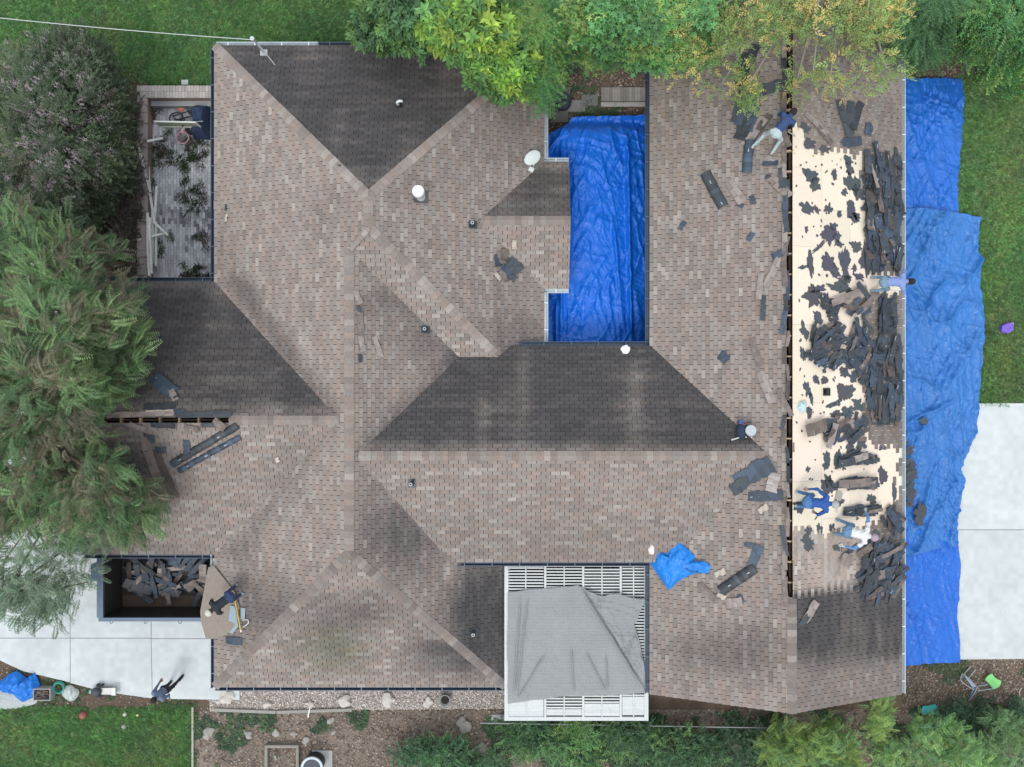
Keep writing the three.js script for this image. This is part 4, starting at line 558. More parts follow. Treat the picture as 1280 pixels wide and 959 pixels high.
bundle(893, 238, 65, 1.25, 0.36, 'dark', 'dark shingle roll alone on the courtyard side of the right wing'); bundle(922, 724, -40, 1.3, 0.36, 'dark', 'dark shingle roll on the right wing near the crumpled blue tarp'); bundle(256, 556, -29, 2.6, 0.26, 'dark', 'longest dark shingle roll on the west wing'); bundle(262, 567, -28, 2.4, 0.2, 'blue', 'thin blue-grey shingle roll beside the longest roll'); bundle(935, 196, 95, 1.0, 0.32, 'blue', 'blue-grey shingle roll near the person at the open ridge');
const WHERE = (px, py) => px < 310 && py < 620 ? 'west wing roof' : px < 480 ? 'main roof by its long ridge' : px < 660 ? 'roof beside the small gable' : px < 990 ? 'courtyard side of the right wing' : 'outer slope of the right wing';
for (const [px, py, a, kind, size, sx, sz] of PICK) strip(px, py, a, kind, size, `loose ${NAMES[kind]} ${size === 'bit' ? 'shingle scrap' : 'shingle strip'} lying on the ${WHERE(px, py)}`, `loose ${NAMES[kind]} ${size === 'bit' ? 'scraps' : 'strips'} on the ${WHERE(px, py)}`, size === 'long' && sx > 1.3 ? 0.03 : 0.004 + RD() * 0.01, sx, sz, kind === 'blue' && size === 'long');
// strips left in a row beside the open ridge of the right wing
for (let y = 40; y < 735; y += 21) { const k = ['dark', 'tan', 'brown', 'blue', 'tan'][Math.floor(RD() * 5)]; strip(979 + RD() * 5, y + RD() * 8, 88 + (RD() - 0.5) * (RD() > 0.7 ? 50 : 8), k, RD() > 0.4 ? 'long' : 'short', 'torn shingle strip beside the open ridge slot of the right wing', 'torn strips along the open ridge', 0.004 + RD() * 0.01, 1, 0.5); }
// heaps along the outer eave: areas px0,px1,py0,py1,count,angle,spread,kinds
const HEAP = [[1076, 1127, 188, 336, 58, 92, 24, 'dark'], [1076, 1096, 200, 260, 7, 95, 40, 'dark'], [1092, 1122, 374, 440, 22, 96, 14, 'dark'], [1008, 1072, 408, 460, 34, -30, 60, 'dark'], [1060, 1090, 400, 470, 12, 80, 50, 'blue'], [1083, 1127, 436, 524, 40, 95, 18, 'dark'], [1070, 1104, 440, 480, 9, -45, 40, 'blue'], [1028, 1080, 524, 552, 16, -40, 60, 'dark'], [1050, 1092, 563, 584, 12, -6, 14, 'dark'], [1046, 1090, 594, 612, 12, -3, 8, 'dark'], [1055, 1092, 630, 646, 8, 0, 12, 'dark'], [1070, 1127, 678, 748, 42, -45, 45, 'dark'], [1080, 1122, 260, 300, 8, 80, 30, 'blue'], [1024, 1086, 372, 392, 9, -18, 60, 'brown'], [1078, 1100, 470, 520, 8, 88, 16, 'brown'], [1100, 1124, 636, 664, 8, 70, 50, 'dark']];
const HEAPAT = ['under the old shingles of the tree end', 'at the inner edge of the long heap', 'below the person leaning over the eave', 'in the fan spread over the bare deck', 'where the fan meets the eave heap', 'in the long upright heap along the eave', 'thrown across the eave heap', 'in the small heap near the blue bag', 'in the upper stack on the bare deck', 'in the middle stack on the bare deck', 'in the stack by the person in white', 'in the heap beside the pale clean shingles', 'in the slack of the long heap', 'in the brown stack by the fan', 'in the brown bundle by the eave heap', 'at the eave by the tarp scraps'];
const lowStrips = [];
HEAP.forEach(([x0, x1, y0, y1, n, a, sp, kind], hi) => {
  for (let i = 0; i < n * (a > 85 ? 2.4 : 1.4); i++) { const at = onRoof(lerp(x0 + 6, x1 - 2, RD()), lerp(y0 + 3, y1 - 3, RD())), m = lay(new THREE.Mesh(stripMesh(RD() < 0.12 ? 'brown' : RD() < 0.3 ? 'blue' : 'dark', RD() > 0.3 ? 'slim' : 'short', Math.floor(RD() * 6))), at, a + (RD() - 0.5) * sp * 2, 0.004 + RD() * 0.05, RD, 0.1); m.scale.set(0.72, 1, 0.9); m.updateMatrix(); lowStrips.push(m.geometry.clone().applyMatrix4(m.matrix)); }
  for (let i = 0; i < n * 0.62; i++) { const k = RD() < 0.12 ? 'brown' : RD() < 0.25 ? 'blue' : RD() < 0.05 ? 'tan' : kind, sz = RD() > 0.4 ? 'slim' : RD() > 0.45 ? 'long' : 'short'; strip(lerp(x0 + 7, x1 - 5, RD()), lerp(y0 + 6, y1 - 6, RD()), a + (RD() - 0.5) * sp * 1.7, k, sz, `torn ${NAMES[k]} shingle strip ${HEAPAT[hi]}`, `torn ${NAMES[k]} strips ${HEAPAT[hi]}`, 0.03 + (i / n) * 0.16 * (0.5 + RD()), (sp > 30 ? 0.55 : 0.75) + 0.3 * RD(), 0.7 + 0.4 * RD(), RD() < 0.3); }
});
{ const m = solo('shingle_debris', merge(lowStrips), MAT.debris, 'lower layers of torn dark shingles along the stripped roof slope', 'shingle debris'); m.userData.kind = 'stuff'; }
[[1060, 370, -22, 'tan', 1.6, 0.8], [1084, 378, -42, 'tan', 1.1, 0.7], [1079, 366, 45, 'dark', 1, 0.6], [1066, 604, -4, 'tan', 1.2, 0.9], [1072, 572, -14, 'tan', 0.7, 0.7], [1018, 535, -15, 'brown', 0.9, 1.3], [1038, 545, 110, 'tan', 0.9, 0.7], [1056, 700, 30, 'tan', 0.4, 1.2]].forEach(([x, y, a, k, sx, sz]) => strip(x, y, a, k, 'long', 'weathered shingle strip turned face up on top of the heaps', 'face-up strips on the heaps', 0.13, sx, sz));
// felt paper scraps still nailed to the bare deck
function scrapGeo(seed, w, l) { const R = rng(seed), n = 44, P = [], ph = R() * 9; for (let i = 0; i < n; i++) { const a = i / n * 6.283, r = 0.42 + 0.75 * vnoise(Math.cos(a) * 2.1 + ph, Math.sin(a) * 2.1 + ph, seed) + 0.35 * (vnoise(Math.cos(a) * 6 + ph, Math.sin(a) * 6, seed + 1) - 0.5) + 0.16 * (R() - 0.5); P.push(new THREE.Vector2(Math.cos(a) * l * 0.5 * r, Math.sin(a) * w * 0.5 * r)); } const g = new THREE.ExtrudeGeometry(new THREE.Shape(P), { depth: 0.004, bevelEnabled: false }); g.rotateX(-Math.PI / 2); return paint(g, C(0.072 + 0.02 * R(), 0.082 + 0.02 * R(), 0.1 + 0.02 * R())); }
const FELT = [[1013, 221, 20, 14, 50], [1020, 231, 18, 14, 30], [1043, 219, 8, 13, 80], [1060, 200, 16, 10, 10], [1062, 212, 12, 16, 80], [1066, 230, 20, 28, 60], [1074, 240, 22, 18, 40], [1056, 240, 9, 8, 0], [1008, 260, 22, 12, 30], [1036, 261, 13, 13, 20], [1064, 262, 14, 24, 70], [1020, 262, 6, 10, 60], [1049, 268, 7, 8, 0], [1068, 272, 14, 12, 0], [1036, 294, 18, 20, 60], [1046, 296, 12, 12, 20], [1008, 287, 5, 8, 80], [1024, 308, 20, 5, -40], [1050, 305, 13, 8, 20], [1042, 283, 12, 8, 0], [1056, 330, 16, 40, 78], [1036, 328, 18, 22, 50], [1013, 330, 8, 26, 85], [1004, 334, 14, 4, -10], [1045, 340, 14, 12, 30], [1068, 336, 9, 10, 0], [1074, 346, 14, 8, 20], [1082, 325, 18, 34, 85], [1070, 308, 16, 14, 10], [1056, 350, 20, 10, 0], [1016, 370, 22, 22, 40], [1022, 362, 22, 9, -15], [1050, 360, 34, 12, 10], [1064, 366, 12, 10, 40], [1033, 374, 8, 14, 80], [1034, 386, 6, 10, 85], [1005, 413, 10, 18, 75], [1023, 398, 18, 10, 60], [1043, 400, 12, 14, 60], [1004, 443, 8, 16, 70], [1030, 464, 6, 6, 0], [1055, 466, 18, 14, 20], [1068, 470, 12, 16, 60], [1020, 474, 8, 12, 60], [1030, 476, 10, 9, 40], [1009, 487, 9, 15, 70], [1052, 492, 14, 20, 70], [1062, 488, 14, 16, 40], [1042, 505, 24, 6, -20], [1014, 498, 6, 14, 80], [1072, 506, 18, 16, 30], [1012, 516, 8, 14, 80], [1045, 518, 22, 8, 0], [1060, 516, 16, 14, 20], [1033, 573, 9, 14, 80], [1047, 575, 12, 24, 88], [1032, 583, 8, 8, 0], [1010, 587, 6, 6, 0], [1062, 560, 14, 14, 40], [1077, 555, 14, 14, 50], [1034, 610, 26, 20, 20], [1036, 603, 12, 16, 60], [1104, 594, 14, 20, 80], [1089, 624, 14, 10, 20], [1048, 628, 18, 8, 0], [1118, 616, 8, 22, 85], [998, 633, 12, 18, 60], [1010, 663, 8, 10, 60], [1024, 662, 8, 12, 85], [1040, 660, 10, 10, 40], [1008, 677, 16, 22, 50], [1046, 684, 18, 10, 5], [1064, 687, 22, 8, -20], [1006, 160, 12, 16, 60], [1012, 180, 14, 12, 30], [1032, 187, 16, 10, 0], [1060, 178, 20, 8, -8], [1086, 160, 10, 12, 80], [1095, 668, 10, 14, 80], [1104, 560, 12, 6, 0]];
{
  const R = rng(611); const mk = (px, py, w, l, a, i) => { const at = onRoof(px, py), s = 0.0262, m = shadows(new THREE.Mesh(scrapGeo(2000 + i, Math.min(w, l) * s, Math.max(w, l) * s), MAT.felt)); m.name = numbered('felt_scrap'); scene.add(m); lay(m, at, l > w && Math.abs(a) > 45 ? a : l > w ? 90 + a : a, -0.012, R, 0); m.position.addScaledVector(at.f.N, STRIPPED(at.f, at.p) ? 0 : 0.016); const sz = Math.max(w, l) > 17 ? 'large' : Math.max(w, l) > 9 ? 'middling' : 'tiny', wh = py < 200 ? 'at the tree end of the bare deck' : py > 655 ? 'on the pale clean shingles' : px < 1018 ? 'on the bare deck beside the ridge slot' : py < 345 ? 'on the bare deck before the fan of strips' : py < 470 ? 'around the fan of strips' : py < 560 ? 'on the bare deck past the blue bag' : 'around the two crouching workers'; tag(m, `${sz} ragged scrap of dark felt ${wh}`, 'felt scrap', `${sz} felt scraps ${wh}`); };
  FELT.forEach((q, i) => mk(q[0], q[1], q[2] * 1.25, q[3] * 1.25, q[4], i));
  for (let i = 0; i < 110; i++) { const px = lerp(995, 1082, R()), py = lerp(196, 655, R()); if (inPoly(px, py, BARE)) mk(px, py, 2 + 4 * R() * R(), 2.5 + 5 * R() * R(), R() * 180 - 90, 300 + i); }
  for (let i = 0; i < 26; i++) { const px = lerp(1132, 1142, R()), py = lerp(550, 640, R()); const m = shadows(new THREE.Mesh(scrapGeo(2600 + i, 0.18 + 0.2 * R(), 0.25 + 0.3 * R()), MAT.felt)); m.name = numbered('felt_scrap'); scene.add(m); m.position.copy(W(px, py, 1.0)); m.rotation.y = R() * 6; m.rotation.z = -0.25; tag(m, 'dark felt scrap fallen on the blue tarp under the eave', 'felt scrap', 'felt scraps fallen on the tarp'); }
  const big = shadows(new THREE.Mesh(scrapGeo(2700, 0.6, 0.95), MAT.felt)); big.name = numbered('felt_scrap'); scene.add(big); big.position.copy(W(1150, 642, 0.83)); big.rotation.set(0, 1.3, -0.2); tag(big, 'largest dark felt piece lying alone on the faded blue tarp', 'felt scrap');
  const b2 = shadows(new THREE.Mesh(scrapGeo(2702, 0.3, 0.42), MAT.felt)); b2.name = numbered('felt_scrap'); scene.add(b2); b2.position.copy(W(1156, 527, 0.83)); b2.rotation.set(0, 0, -0.2); tag(b2, 'single small dark scrap on the middle of the faded blue tarp', 'felt scrap');
}
// ---------- dumpster ----------
{
  const H = 1.55, a = W(124, 690, H), b = W(268, 776, H), t = thing('dumpster', 'blue-grey open roll-off dumpster parked under the eave of the west wing', 'dumpster', [a.x, 0, a.z]), w = b.x - a.x, d = b.z - a.z, col = C(0.12, 0.17, 0.24), inn = C(0.075, 0.07, 0.068);
  part('floor', box(0.02, w - 0.02, 0.12, 0.2, 0.02, d - 0.02, C(0.11, 0.08, 0.06)), MAT.wood, t);
  for (const [x0, x1, z0, z1] of [[0, w, 0, 0.07], [0, w, d - 0.07, d], [0, 0.07, 0.071, d - 0.071], [w - 0.07, w, 0.071, d - 0.071]]) { part('side_wall', box(x0, x1, 0.1, H - 0.1, z0, z1, inn), MAT.metal, t); }
  for (const [x0, x1, z0, z1] of [[-0.03, w + 0.03, -0.03, 0.1], [-0.03, w + 0.03, d - 0.1, d + 0.03], [-0.09, 0.13, 0.101, d - 0.101], [w - 0.1, w + 0.03, 0.101, d - 0.101]]) part('rim', box(x0, x1, H - 0.098, H, z0, z1, col), MAT.metal, t);
  for (let i = 0; i < 7; i++) part('rib', box(0.2 + i * (w - 0.5) / 6, 0.3 + i * (w - 0.5) / 6, 0.12, H - 0.1, d + 0.001, d + 0.06, col), MAT.metal, t);
  for (let i = 0; i < 3; i++) { const g = new THREE.TorusGeometry(0.05, 0.012, 5, 10); g.rotateX(Math.PI / 2); g.translate(0.4 + i * 1.2, H - 0.03, d + 0.06); part('hook', paint(g, col), MAT.metal, t); }
  part('ladder_plate', box(-0.45, -0.1, 0.5, H - 0.25, 0.5, 1.1, C(0.1, 0.17, 0.3)), MAT.metal, t);
  const fill = new GB(); fill.abox(0.08, w - 0.08, 0.2, 0.26, 0.08, d - 0.5, C(0.045, 0.04, 0.038)); part('debris_bed', fill.geo(), MAT.felt, t);
  const R = rng(71); for (let i = 0; i < 72; i++) { const k = ['dark', 'blue', 'brown', 'brown', 'dark', 'dark', 'blue', 'tan'][Math.floor(R() * 8)], m = shadows(new THREE.Mesh(stripMesh(k, R() > 0.45 ? 'slim' : R() > 0.4 ? 'long' : 'short', Math.floor(R() * 6)), MAT.debris)); m.name = numbered('shingle_strip'); m.position.set(a.x + 0.5 + (w - 0.95) * R(), 0.3 + 0.3 * R(), a.z + 0.4 + (d - 0.95) * R()); m.rotation.set((R() - 0.5) * 0.5, R() * 6.28, (R() - 0.5) * 0.5); m.scale.setScalar(0.8 + 0.35 * R()); scene.add(m); tag(m, `discarded ${NAMES[k]} shingle strip thrown into the dumpster`, 'shingle', `${NAMES[k]} strips in the dumpster`); }
}
{ // board that carries the waste from the eave to the dumpster
  const s = new THREE.Shape(); [[259, 710], [267, 709], [280, 722], [296, 738], [303, 756], [300, 775], [285, 792], [270, 799], [256, 800], [250, 778], [249, 765]].map(p => W(p[0], p[1], 2.75)).forEach((p, i) => i ? s.lineTo(p.x, -p.z) : s.moveTo(p.x, -p.z));
  const g = new THREE.ExtrudeGeometry(s, { depth: 0.02, bevelEnabled: false }); g.rotateX(-Math.PI / 2); const p = g.attributes.position; for (let i = 0; i < p.count; i++) p.setY(i, p.getY(i) + 2.66 + Math.max(0, (p.getX(i) + 9.94) / 3));
  solo('board', paint(g, C(0.32, 0.275, 0.235)), MAT.shingle, 'worn tan board bridging the eave and the dumpster', 'board');
}
// ---------- roof fittings ----------
const cyl = (r0, r1, h, y, col, seg = 14) => { const g = new THREE.CylinderGeometry(r0, r1, h, seg); g.translate(0, y + h / 2, 0); return paint(g, col); };
function onSlope(name, label, category, px, py, group) { const q = onRoof(px, py); return { t: thing(name, label, category, [q.p.x, q.p.y, q.p.z], group), f: q.f }; }
function flash(t, f, s, col) { const g = new GB(); g.box(f.N.clone().multiplyScalar(0.022), f.U.clone().multiplyScalar(s), f.N.clone().multiplyScalar(0.006), f.V.clone().multiplyScalar(s * 1.15), col); part('flashing', g.geo(), MAT.metal, t); }
const black = C(0.03, 0.035, 0.042), pvc = C(0.55, 0.57, 0.58);
{
  const { t, f } = onSlope('flue_vent', 'white flue vent with a wide round cap on the brown roof', 'roof vent', 526, 246); flash(t, f, 0.2, C(0.1, 0.1, 0.11));
  part('pipe', cyl(0.13, 0.15, 0.5, 0, C(0.7, 0.74, 0.74)), MAT.white, t); part('collar', cyl(0.17, 0.17, 0.06, 0.36, C(0.2, 0.22, 0.23)), MAT.white, t); part('cap', cyl(0.18, 0.19, 0.17, 0.52, C(0.82, 0.83, 0.8), 20), MAT.white, t);
  for (const [px, py, label] of [[591, 281, 'black plumbing vent pipe near the small gable'], [532, 412, 'black plumbing vent pipe beside the central valley'], [515, 604, 'black vent pipe in a square boot below the long central ridge'], [592, 790, 'black vent pipe on the dark stained slope by the pergola']]) { const { t, f } = onSlope('vent_pipe', label, 'roof vent', px, py); flash(t, f, 0.125, C(0.05, 0.06, 0.075)); part('boot', cyl(0.055, 0.09, 0.08, 0.02, black), MAT.plain, t); const g = new THREE.TorusGeometry(0.042, 0.014, 6, 14); g.rotateX(Math.PI / 2); g.translate(0, 0.3, 0); part('pipe', merge([cyl(0.045, 0.045, 0.26, 0.05, black), paint(g, pvc)].map(x => x.index ? x.toNonIndexed() : x)), MAT.plain, t); }
  const v2 = onSlope('bent_vent', 'small white bent pipe on the dark north slope', 'roof vent', 499, 131); flash(v2.t, v2.f, 0.1, black); part('pipe', tube([V(-0.03, 0, 0), V(-0.03, 0.2, 0), V(0.06, 0.26, -0.02), V(0.13, 0.22, -0.03)], 0.045, 0.045, 9, C(0.75, 0.78, 0.8)), MAT.white, v2.t);
}
{ // dish
  const { t, f } = onSlope('satellite_dish', 'pale oval satellite dish on the roof beside the courtyard', 'satellite dish', 668, 208); const n = V(-0.42, 0.72, 0.5).normalize(), q = new THREE.Quaternion().setFromUnitVectors(V(0, 0, 1), n), pts = [];
  for (let i = 0; i <= 8; i++) pts.push(new THREE.Vector2(0.31 * i / 8, 0.055 * (i / 8) ** 2)); const g = new THREE.LatheGeometry(pts, 30); g.rotateX(Math.PI / 2); g.scale(1.05, 0.66, 1); g.rotateZ(0.9); g.applyQuaternion(q); g.translate(-0.06, 0.5, -0.14); part('reflector', paint(g, C(0.66, 0.72, 0.7)), MAT.white, t);
  part('mast', tube([V(0, 0, 0), V(0, 0.3, -0.05), V(-0.04, 0.46, -0.13)], 0.025, 0.025, 7, C(0.35, 0.36, 0.37)), MAT.metal, t); part('arm', tube([V(0.0, 0.42, 0.02), V(-0.08, 0.55, 0.24)], 0.016, 0.016, 6, C(0.6, 0.64, 0.63)), MAT.white, t);
  part('receiver', new GB().box(V(-0.12, 0.58, 0.29), V(0.075, 0, 0.03), V(0, 0.05, 0), V(-0.025, 0, 0.06), C(0.62, 0.68, 0.66)).geo(), MAT.white, t); flash(t, f, 0.09, C(0.2, 0.2, 0.2));
}
{ // service mast and overhead wire
  const { t } = onSlope('service_mast', 'grey service mast with its brace at the north eave', 'mast', 330, 68); part('post', tube([V(0, -0.3, -0.05), V(0, 1.0, -0.05)], 0.04, 0.04, 9, C(0.55, 0.6, 0.63)), MAT.metal, t); part('weather_head', cyl(0.07, 0.05, 0.14, 0.96, C(0.62, 0.66, 0.68)), MAT.metal, t); part('brace', tube([V(0.03, 0.75, -0.03), V(0.42, 0.16, 0.42)], 0.022, 0.022, 7, C(0.5, 0.54, 0.57)), MAT.metal, t); part('flashing', box(-0.12, 0.12, 0.01, 0.03, -0.15, 0.1, C(0.5, 0.5, 0.5)), MAT.metal, t);
  const a = t.position.clone().add(V(-0.02, 0.9, -0.05)), b = W(-260, -8, 6), P = []; for (let i = 0; i <= 8; i++) { const k = i / 8; P.push(a.clone().lerp(b, k).add(V(0, -1.0 * k * (1 - k), 0))); } solo('overhead_wire', tube(P, 0.011, 0.011, 6, C(0.62, 0.65, 0.67)), MAT.plain, 'pale overhead service wire running to the mast over the north lawn', 'wire');
}
// ---------- left patio ----------
{
  const R = rng(45), pat = new THREE.Group(); pat.name = 'patio'; pat.userData.kind = 'structure'; scene.add(pat);
  part('base', box(W(184, 0).x, -9.5, 0.0, 0.02, W(0, 126).z, W(0, 358).z, C(0.1, 0.09, 0.08)), MAT.soil, pat);
  const g = new GB(); for (let x = W(186, 0).x; x < -9.6; x += 0.105) { let k = Math.round(x / 0.105); for (let z = W(0, 128).z + (k % 2) * 0.105; z < W(0, 356).z; z += 0.21) { const dirt = fbm(x * 1.4, z * 1.1, 461); const e = x > -10.4 ? 0 : (dirt > 0.6 ? 0.7 : 0); const v = (0.8 + 0.4 * R()) * (1 - e * R()), y = 0.045 + 0.01 * R(); g.abox(x + 0.004, x + 0.101, 0.02, y, z + 0.004, z + 0.206, C(0.56 * v, 0.565 * v, 0.6 * v)); } } const pv = part('paver', g.geo(), MAT.stone, pat); pv.userData.kind = 'stuff';
  const wl = thing('patio_wall', 'low brick wall with pale coping round the patio', 'wall'), hw = 0.55, xw = W(171, 0, hw).x, zN = W(0, 107, hw).z;
  part('wall_core', box(xw + 0.02, -9.5, 0, hw - 0.06, zN + 0.02, zN + 0.42, C(0.3, 0.22, 0.18)), MAT.stone, wl); part('wall_core', box(xw + 0.04, xw + 0.32, 0, hw - 0.06, zN + 0.421, W(0, 352, hw).z, C(0.3, 0.22, 0.18)), MAT.stone, wl);
  for (let x = xw; x < -10.0; x += 0.108) for (const [z0, z1] of [[zN, zN + 0.215], [zN + 0.223, zN + 0.44]]) { const v = 0.85 + 0.3 * R(), y = hw + 0.006 * R(); part('brick', box(x, x + 0.1, hw - 0.06, y, z0, z1, C(0.46 * v, 0.42 * v, 0.39 * v)), MAT.stone, wl); }
  for (let z = zN + 0.46; z < W(0, 350, hw).z; z += 0.92) part('coping', box(xw, xw + 0.37, hw - 0.06, hw + 0.005 * R(), z, Math.min(z + 0.91, W(0, 352, hw).z), C(0.42 + 0.05 * R(), 0.385, 0.375)), MAT.concrete, wl);
  part('ledge', box(xw + 0.38, -9.52, 0, 0.3, zN + 0.445, zN + 0.64, C(0.36, 0.36, 0.38)), MAT.concrete, wl);
  // weeds in the joints
  const L = [], wg = tuftGeo(14, 0.12, 0.16, 9); for (let i = 0; i < 520; i++) { const px = lerp(187, 262, R()), py = lerp(132, 350, R()); if (fbm(px * 0.06, py * 0.05, 462) < 0.54) continue; const k = 0.7 + 0.6 * R(), b = R() < 0.35; L.push([W(px, py, 0).setY(0.03), spin(R, 0.4), 0.7 + 0.8 * R(), b ? C(0.17 * k, 0.12 * k, 0.085 * k) : C(0.07 * k, 0.14 * k, 0.045 * k)]); } const im = scatter('patio_weeds', wg, MAT.leaf, L); tag(im, 'weeds and dead leaves between the patio pavers', 'weeds'); scene.add(im);
  // backboard with hoop
  const bb = thing('basketball_backboard', 'white framed backboard with pink hoop leaning over the patio', 'backboard', W(222, 160, 0.8).toArray()); const at = (px, py, h) => W(px, py, h).sub(bb.position);
  const fr = new GB(), q = [at(193, 152, 1.0), at(244, 153, 1.0), at(251, 159, 0.55), at(200, 158, 0.55)]; for (let i = 0; i < 4; i++) fr.beam(q[i], q[(i + 1) % 4], 0.05, 0.05, C(0.72, 0.76, 0.7)); part('frame', fr.geo(), MAT.white, bb); const pn2 = new GB(); pn2.quad(...q.map(v => v.clone().add(V(0, -0.01, 0))), C(0.36, 0.4, 0.3)); part('panel', pn2.geo(), MAT.white, bb);
  const hp = new THREE.TorusGeometry(0.22, 0.02, 8, 26); hp.rotateX(Math.PI / 2); const hc = at(228, 172, 0.6); hp.translate(hc.x, hc.y, hc.z); part('hoop', paint(hp, C(0.55, 0.25, 0.3)), MAT.plain, bb); part('bracket', new GB().beam(at(228, 161, 0.65), at(228, 166, 0.61), 0.09, 0.03, C(0.55, 0.27, 0.32)).geo(), MAT.plain, bb);
  part('pole', tube([at(228, 158, 0.75), at(228, 150, 0.04)], 0.03, 0.03, 7, C(0.15, 0.15, 0.16)), MAT.metal, bb); const nt = new GB(); for (let i = 0; i < 10; i++) { const an = i * 0.628, v = V(hc.x + Math.cos(an) * 0.21, hc.y, hc.z + Math.sin(an) * 0.21), u = V(hc.x + Math.cos(an + 0.3) * 0.13, hc.y - 0.35, hc.z + Math.sin(an + 0.3) * 0.13), u2 = V(hc.x + Math.cos(an - 0.3) * 0.13, hc.y - 0.35, hc.z + Math.sin(an - 0.3) * 0.13); nt.beam(v, u, 0.012, 0.012); nt.beam(v, u2, 0.012, 0.012); } part('net', tinted(nt, [0.6, 0.6, 0.6]), MAT.cloth, bb);
  // covered grill
  const gr = thing('covered_grill', 'dark blue covered grill against the house wall on the patio', 'grill', W(254, 155, 0).toArray()); const bg = cloth([[-0.28, -0.5], [0.3, -0.6]], [[-0.3, 0.6], [0.3, 0.62]], [[-0.28, -0.5], [-0.2, 0.1], [-0.3, 0.6]], [[0.3, -0.6], [0.3, 0.62]], 24, 40, (x, z, s, t) => 0.05 + 0.5 * Math.min(1, 7 * Math.min(s, 1 - s, t, 1 - t)) + wrinkle(x * 2, z * 2, 480, 0.07), () => C(0.03, 0.055, 0.12)); part('cover', bg, MAT.cloth, gr); part('handle', tube([V(-0.2, 0.68, 0.2), V(0.28, 0.68, 0.15)], 0.02, 0.02, 6, C(0.5, 0.52, 0.55)), MAT.metal, gr); part('wheel', paint(new THREE.TorusGeometry(0.1, 0.03, 6, 14).translate(-0.36, 0.13, 0.4), black), MAT.plain, gr); part('wheel', paint(new THREE.TorusGeometry(0.1, 0.03, 6, 14).translate(-0.36, 0.13, -0.35), black), MAT.plain, gr);
  const bf = thing('folded_bicycle', 'black bicycle frame lying against the covered grill', 'bicycle', W(232, 142, 0.2).toArray()), br = (px, py, h) => W(px, py, h).sub(bf.position); for (const [a, b] of [[[216, 145, 0.3], [240, 138, 0.4]], [[218, 150, 0.25], [246, 144, 0.4]], [[216, 145, 0.3], [222, 152, 0.2]], [[240, 138, 0.4], [246, 144, 0.4]], [[226, 142, 0.3], [230, 149, 0.3]]]) part('tube', tube([br(...a), br(...b)], 0.022, 0.022, 6, black), MAT.metal, bf); part('wheel', paint(new THREE.TorusGeometry(0.24, 0.025, 6, 22).rotateX(1.2).translate(...br(220, 147, 0.25).toArray()), black), MAT.plain, bf); part('wheel', paint(new THREE.TorusGeometry(0.24, 0.025, 6, 22).rotateX(1.25).translate(...br(246, 139, 0.5).toArray()), black), MAT.plain, bf); part('saddle', paint(new THREE.SphereGeometry(0.09, 10, 8).scale(1.4, 0.5, 0.8).translate(...br(226, 137, 0.45).toArray()), C(0.4, 0.1, 0.07)), MAT.plain, bf);
  const PIPES = [[183, 177, 203, 173, 0.62, 0.25], [171, 178, 188, 240, 0.62, 0.5], [185, 206, 187, 240, 0.3, 0.3], [184.5, 266, 185, 335, 0.62, 0.6], [187.5, 272, 187.5, 346, 0.6, 0.5], [190.5, 262, 191, 330, 0.4, 0.3], [188, 300, 189.5, 342, 0.66, 0.6], [195, 277, 195, 333, 0.3, 0.3], [185.5, 318, 186.5, 345, 0.7, 0.66], [171, 300, 205, 292, 0.55, 0.4], [192, 277, 210, 294, 0.5, 0.45], [187, 240, 193, 276, 0.4, 0.45], [196, 233, 193, 280, 0.3, 0.35], [182, 325, 187, 344, 0.25, 0.2]];
  for (const [x0, y0, x1, y1, h0, h1] of PIPES) solo('white_pole', new GB().beam(W(x0, y0, h0), W(x1, y1, h1), 0.075, 0.06, C(0.84, 0.85, 0.8)).geo(), MAT.white, 'white painted pole in the loose bundle along the patio wall', 'pole', 'white poles by the patio wall');
  const mt = thing('metal_stand', 'thin brown metal stand lying by the patio wall', 'stand', W(188, 192, 0.2).toArray()); const rel = (px, py, h) => W(px, py, h).sub(mt.position); part('rail', tube([rel(171, 190, 0.62), rel(200, 199, 0.2)], 0.016, 0.016, 6, C(0.12, 0.08, 0.07)), MAT.metal, mt); part('rail', tube([rel(176, 183, 0.62), rel(200, 189, 0.2)], 0.016, 0.016, 6, C(0.12, 0.08, 0.07)), MAT.metal, mt); part('rail', tube([rel(200, 199, 0.2), rel(200, 189, 0.2)], 0.016, 0.016, 6, C(0.12, 0.08, 0.07)), MAT.metal, mt);
  solo('meter_box', box(...(() => { const p = W(231, 103, 0.1); return [p.x - 0.12, p.x + 0.12, 0, 0.12, p.z - 0.09, p.z + 0.09, C(0.5, 0.56, 0.54)]; })()), MAT.concrete, 'small pale square cover in the grass behind the patio wall', 'cover');
  solo('stone', paint(new THREE.IcosahedronGeometry(0.14, 1).translate(...W(170, 350, 0.6).toArray()), C(0.55, 0.57, 0.6)), MAT.stone, 'round pale stone on the end of the patio wall', 'stone');
}
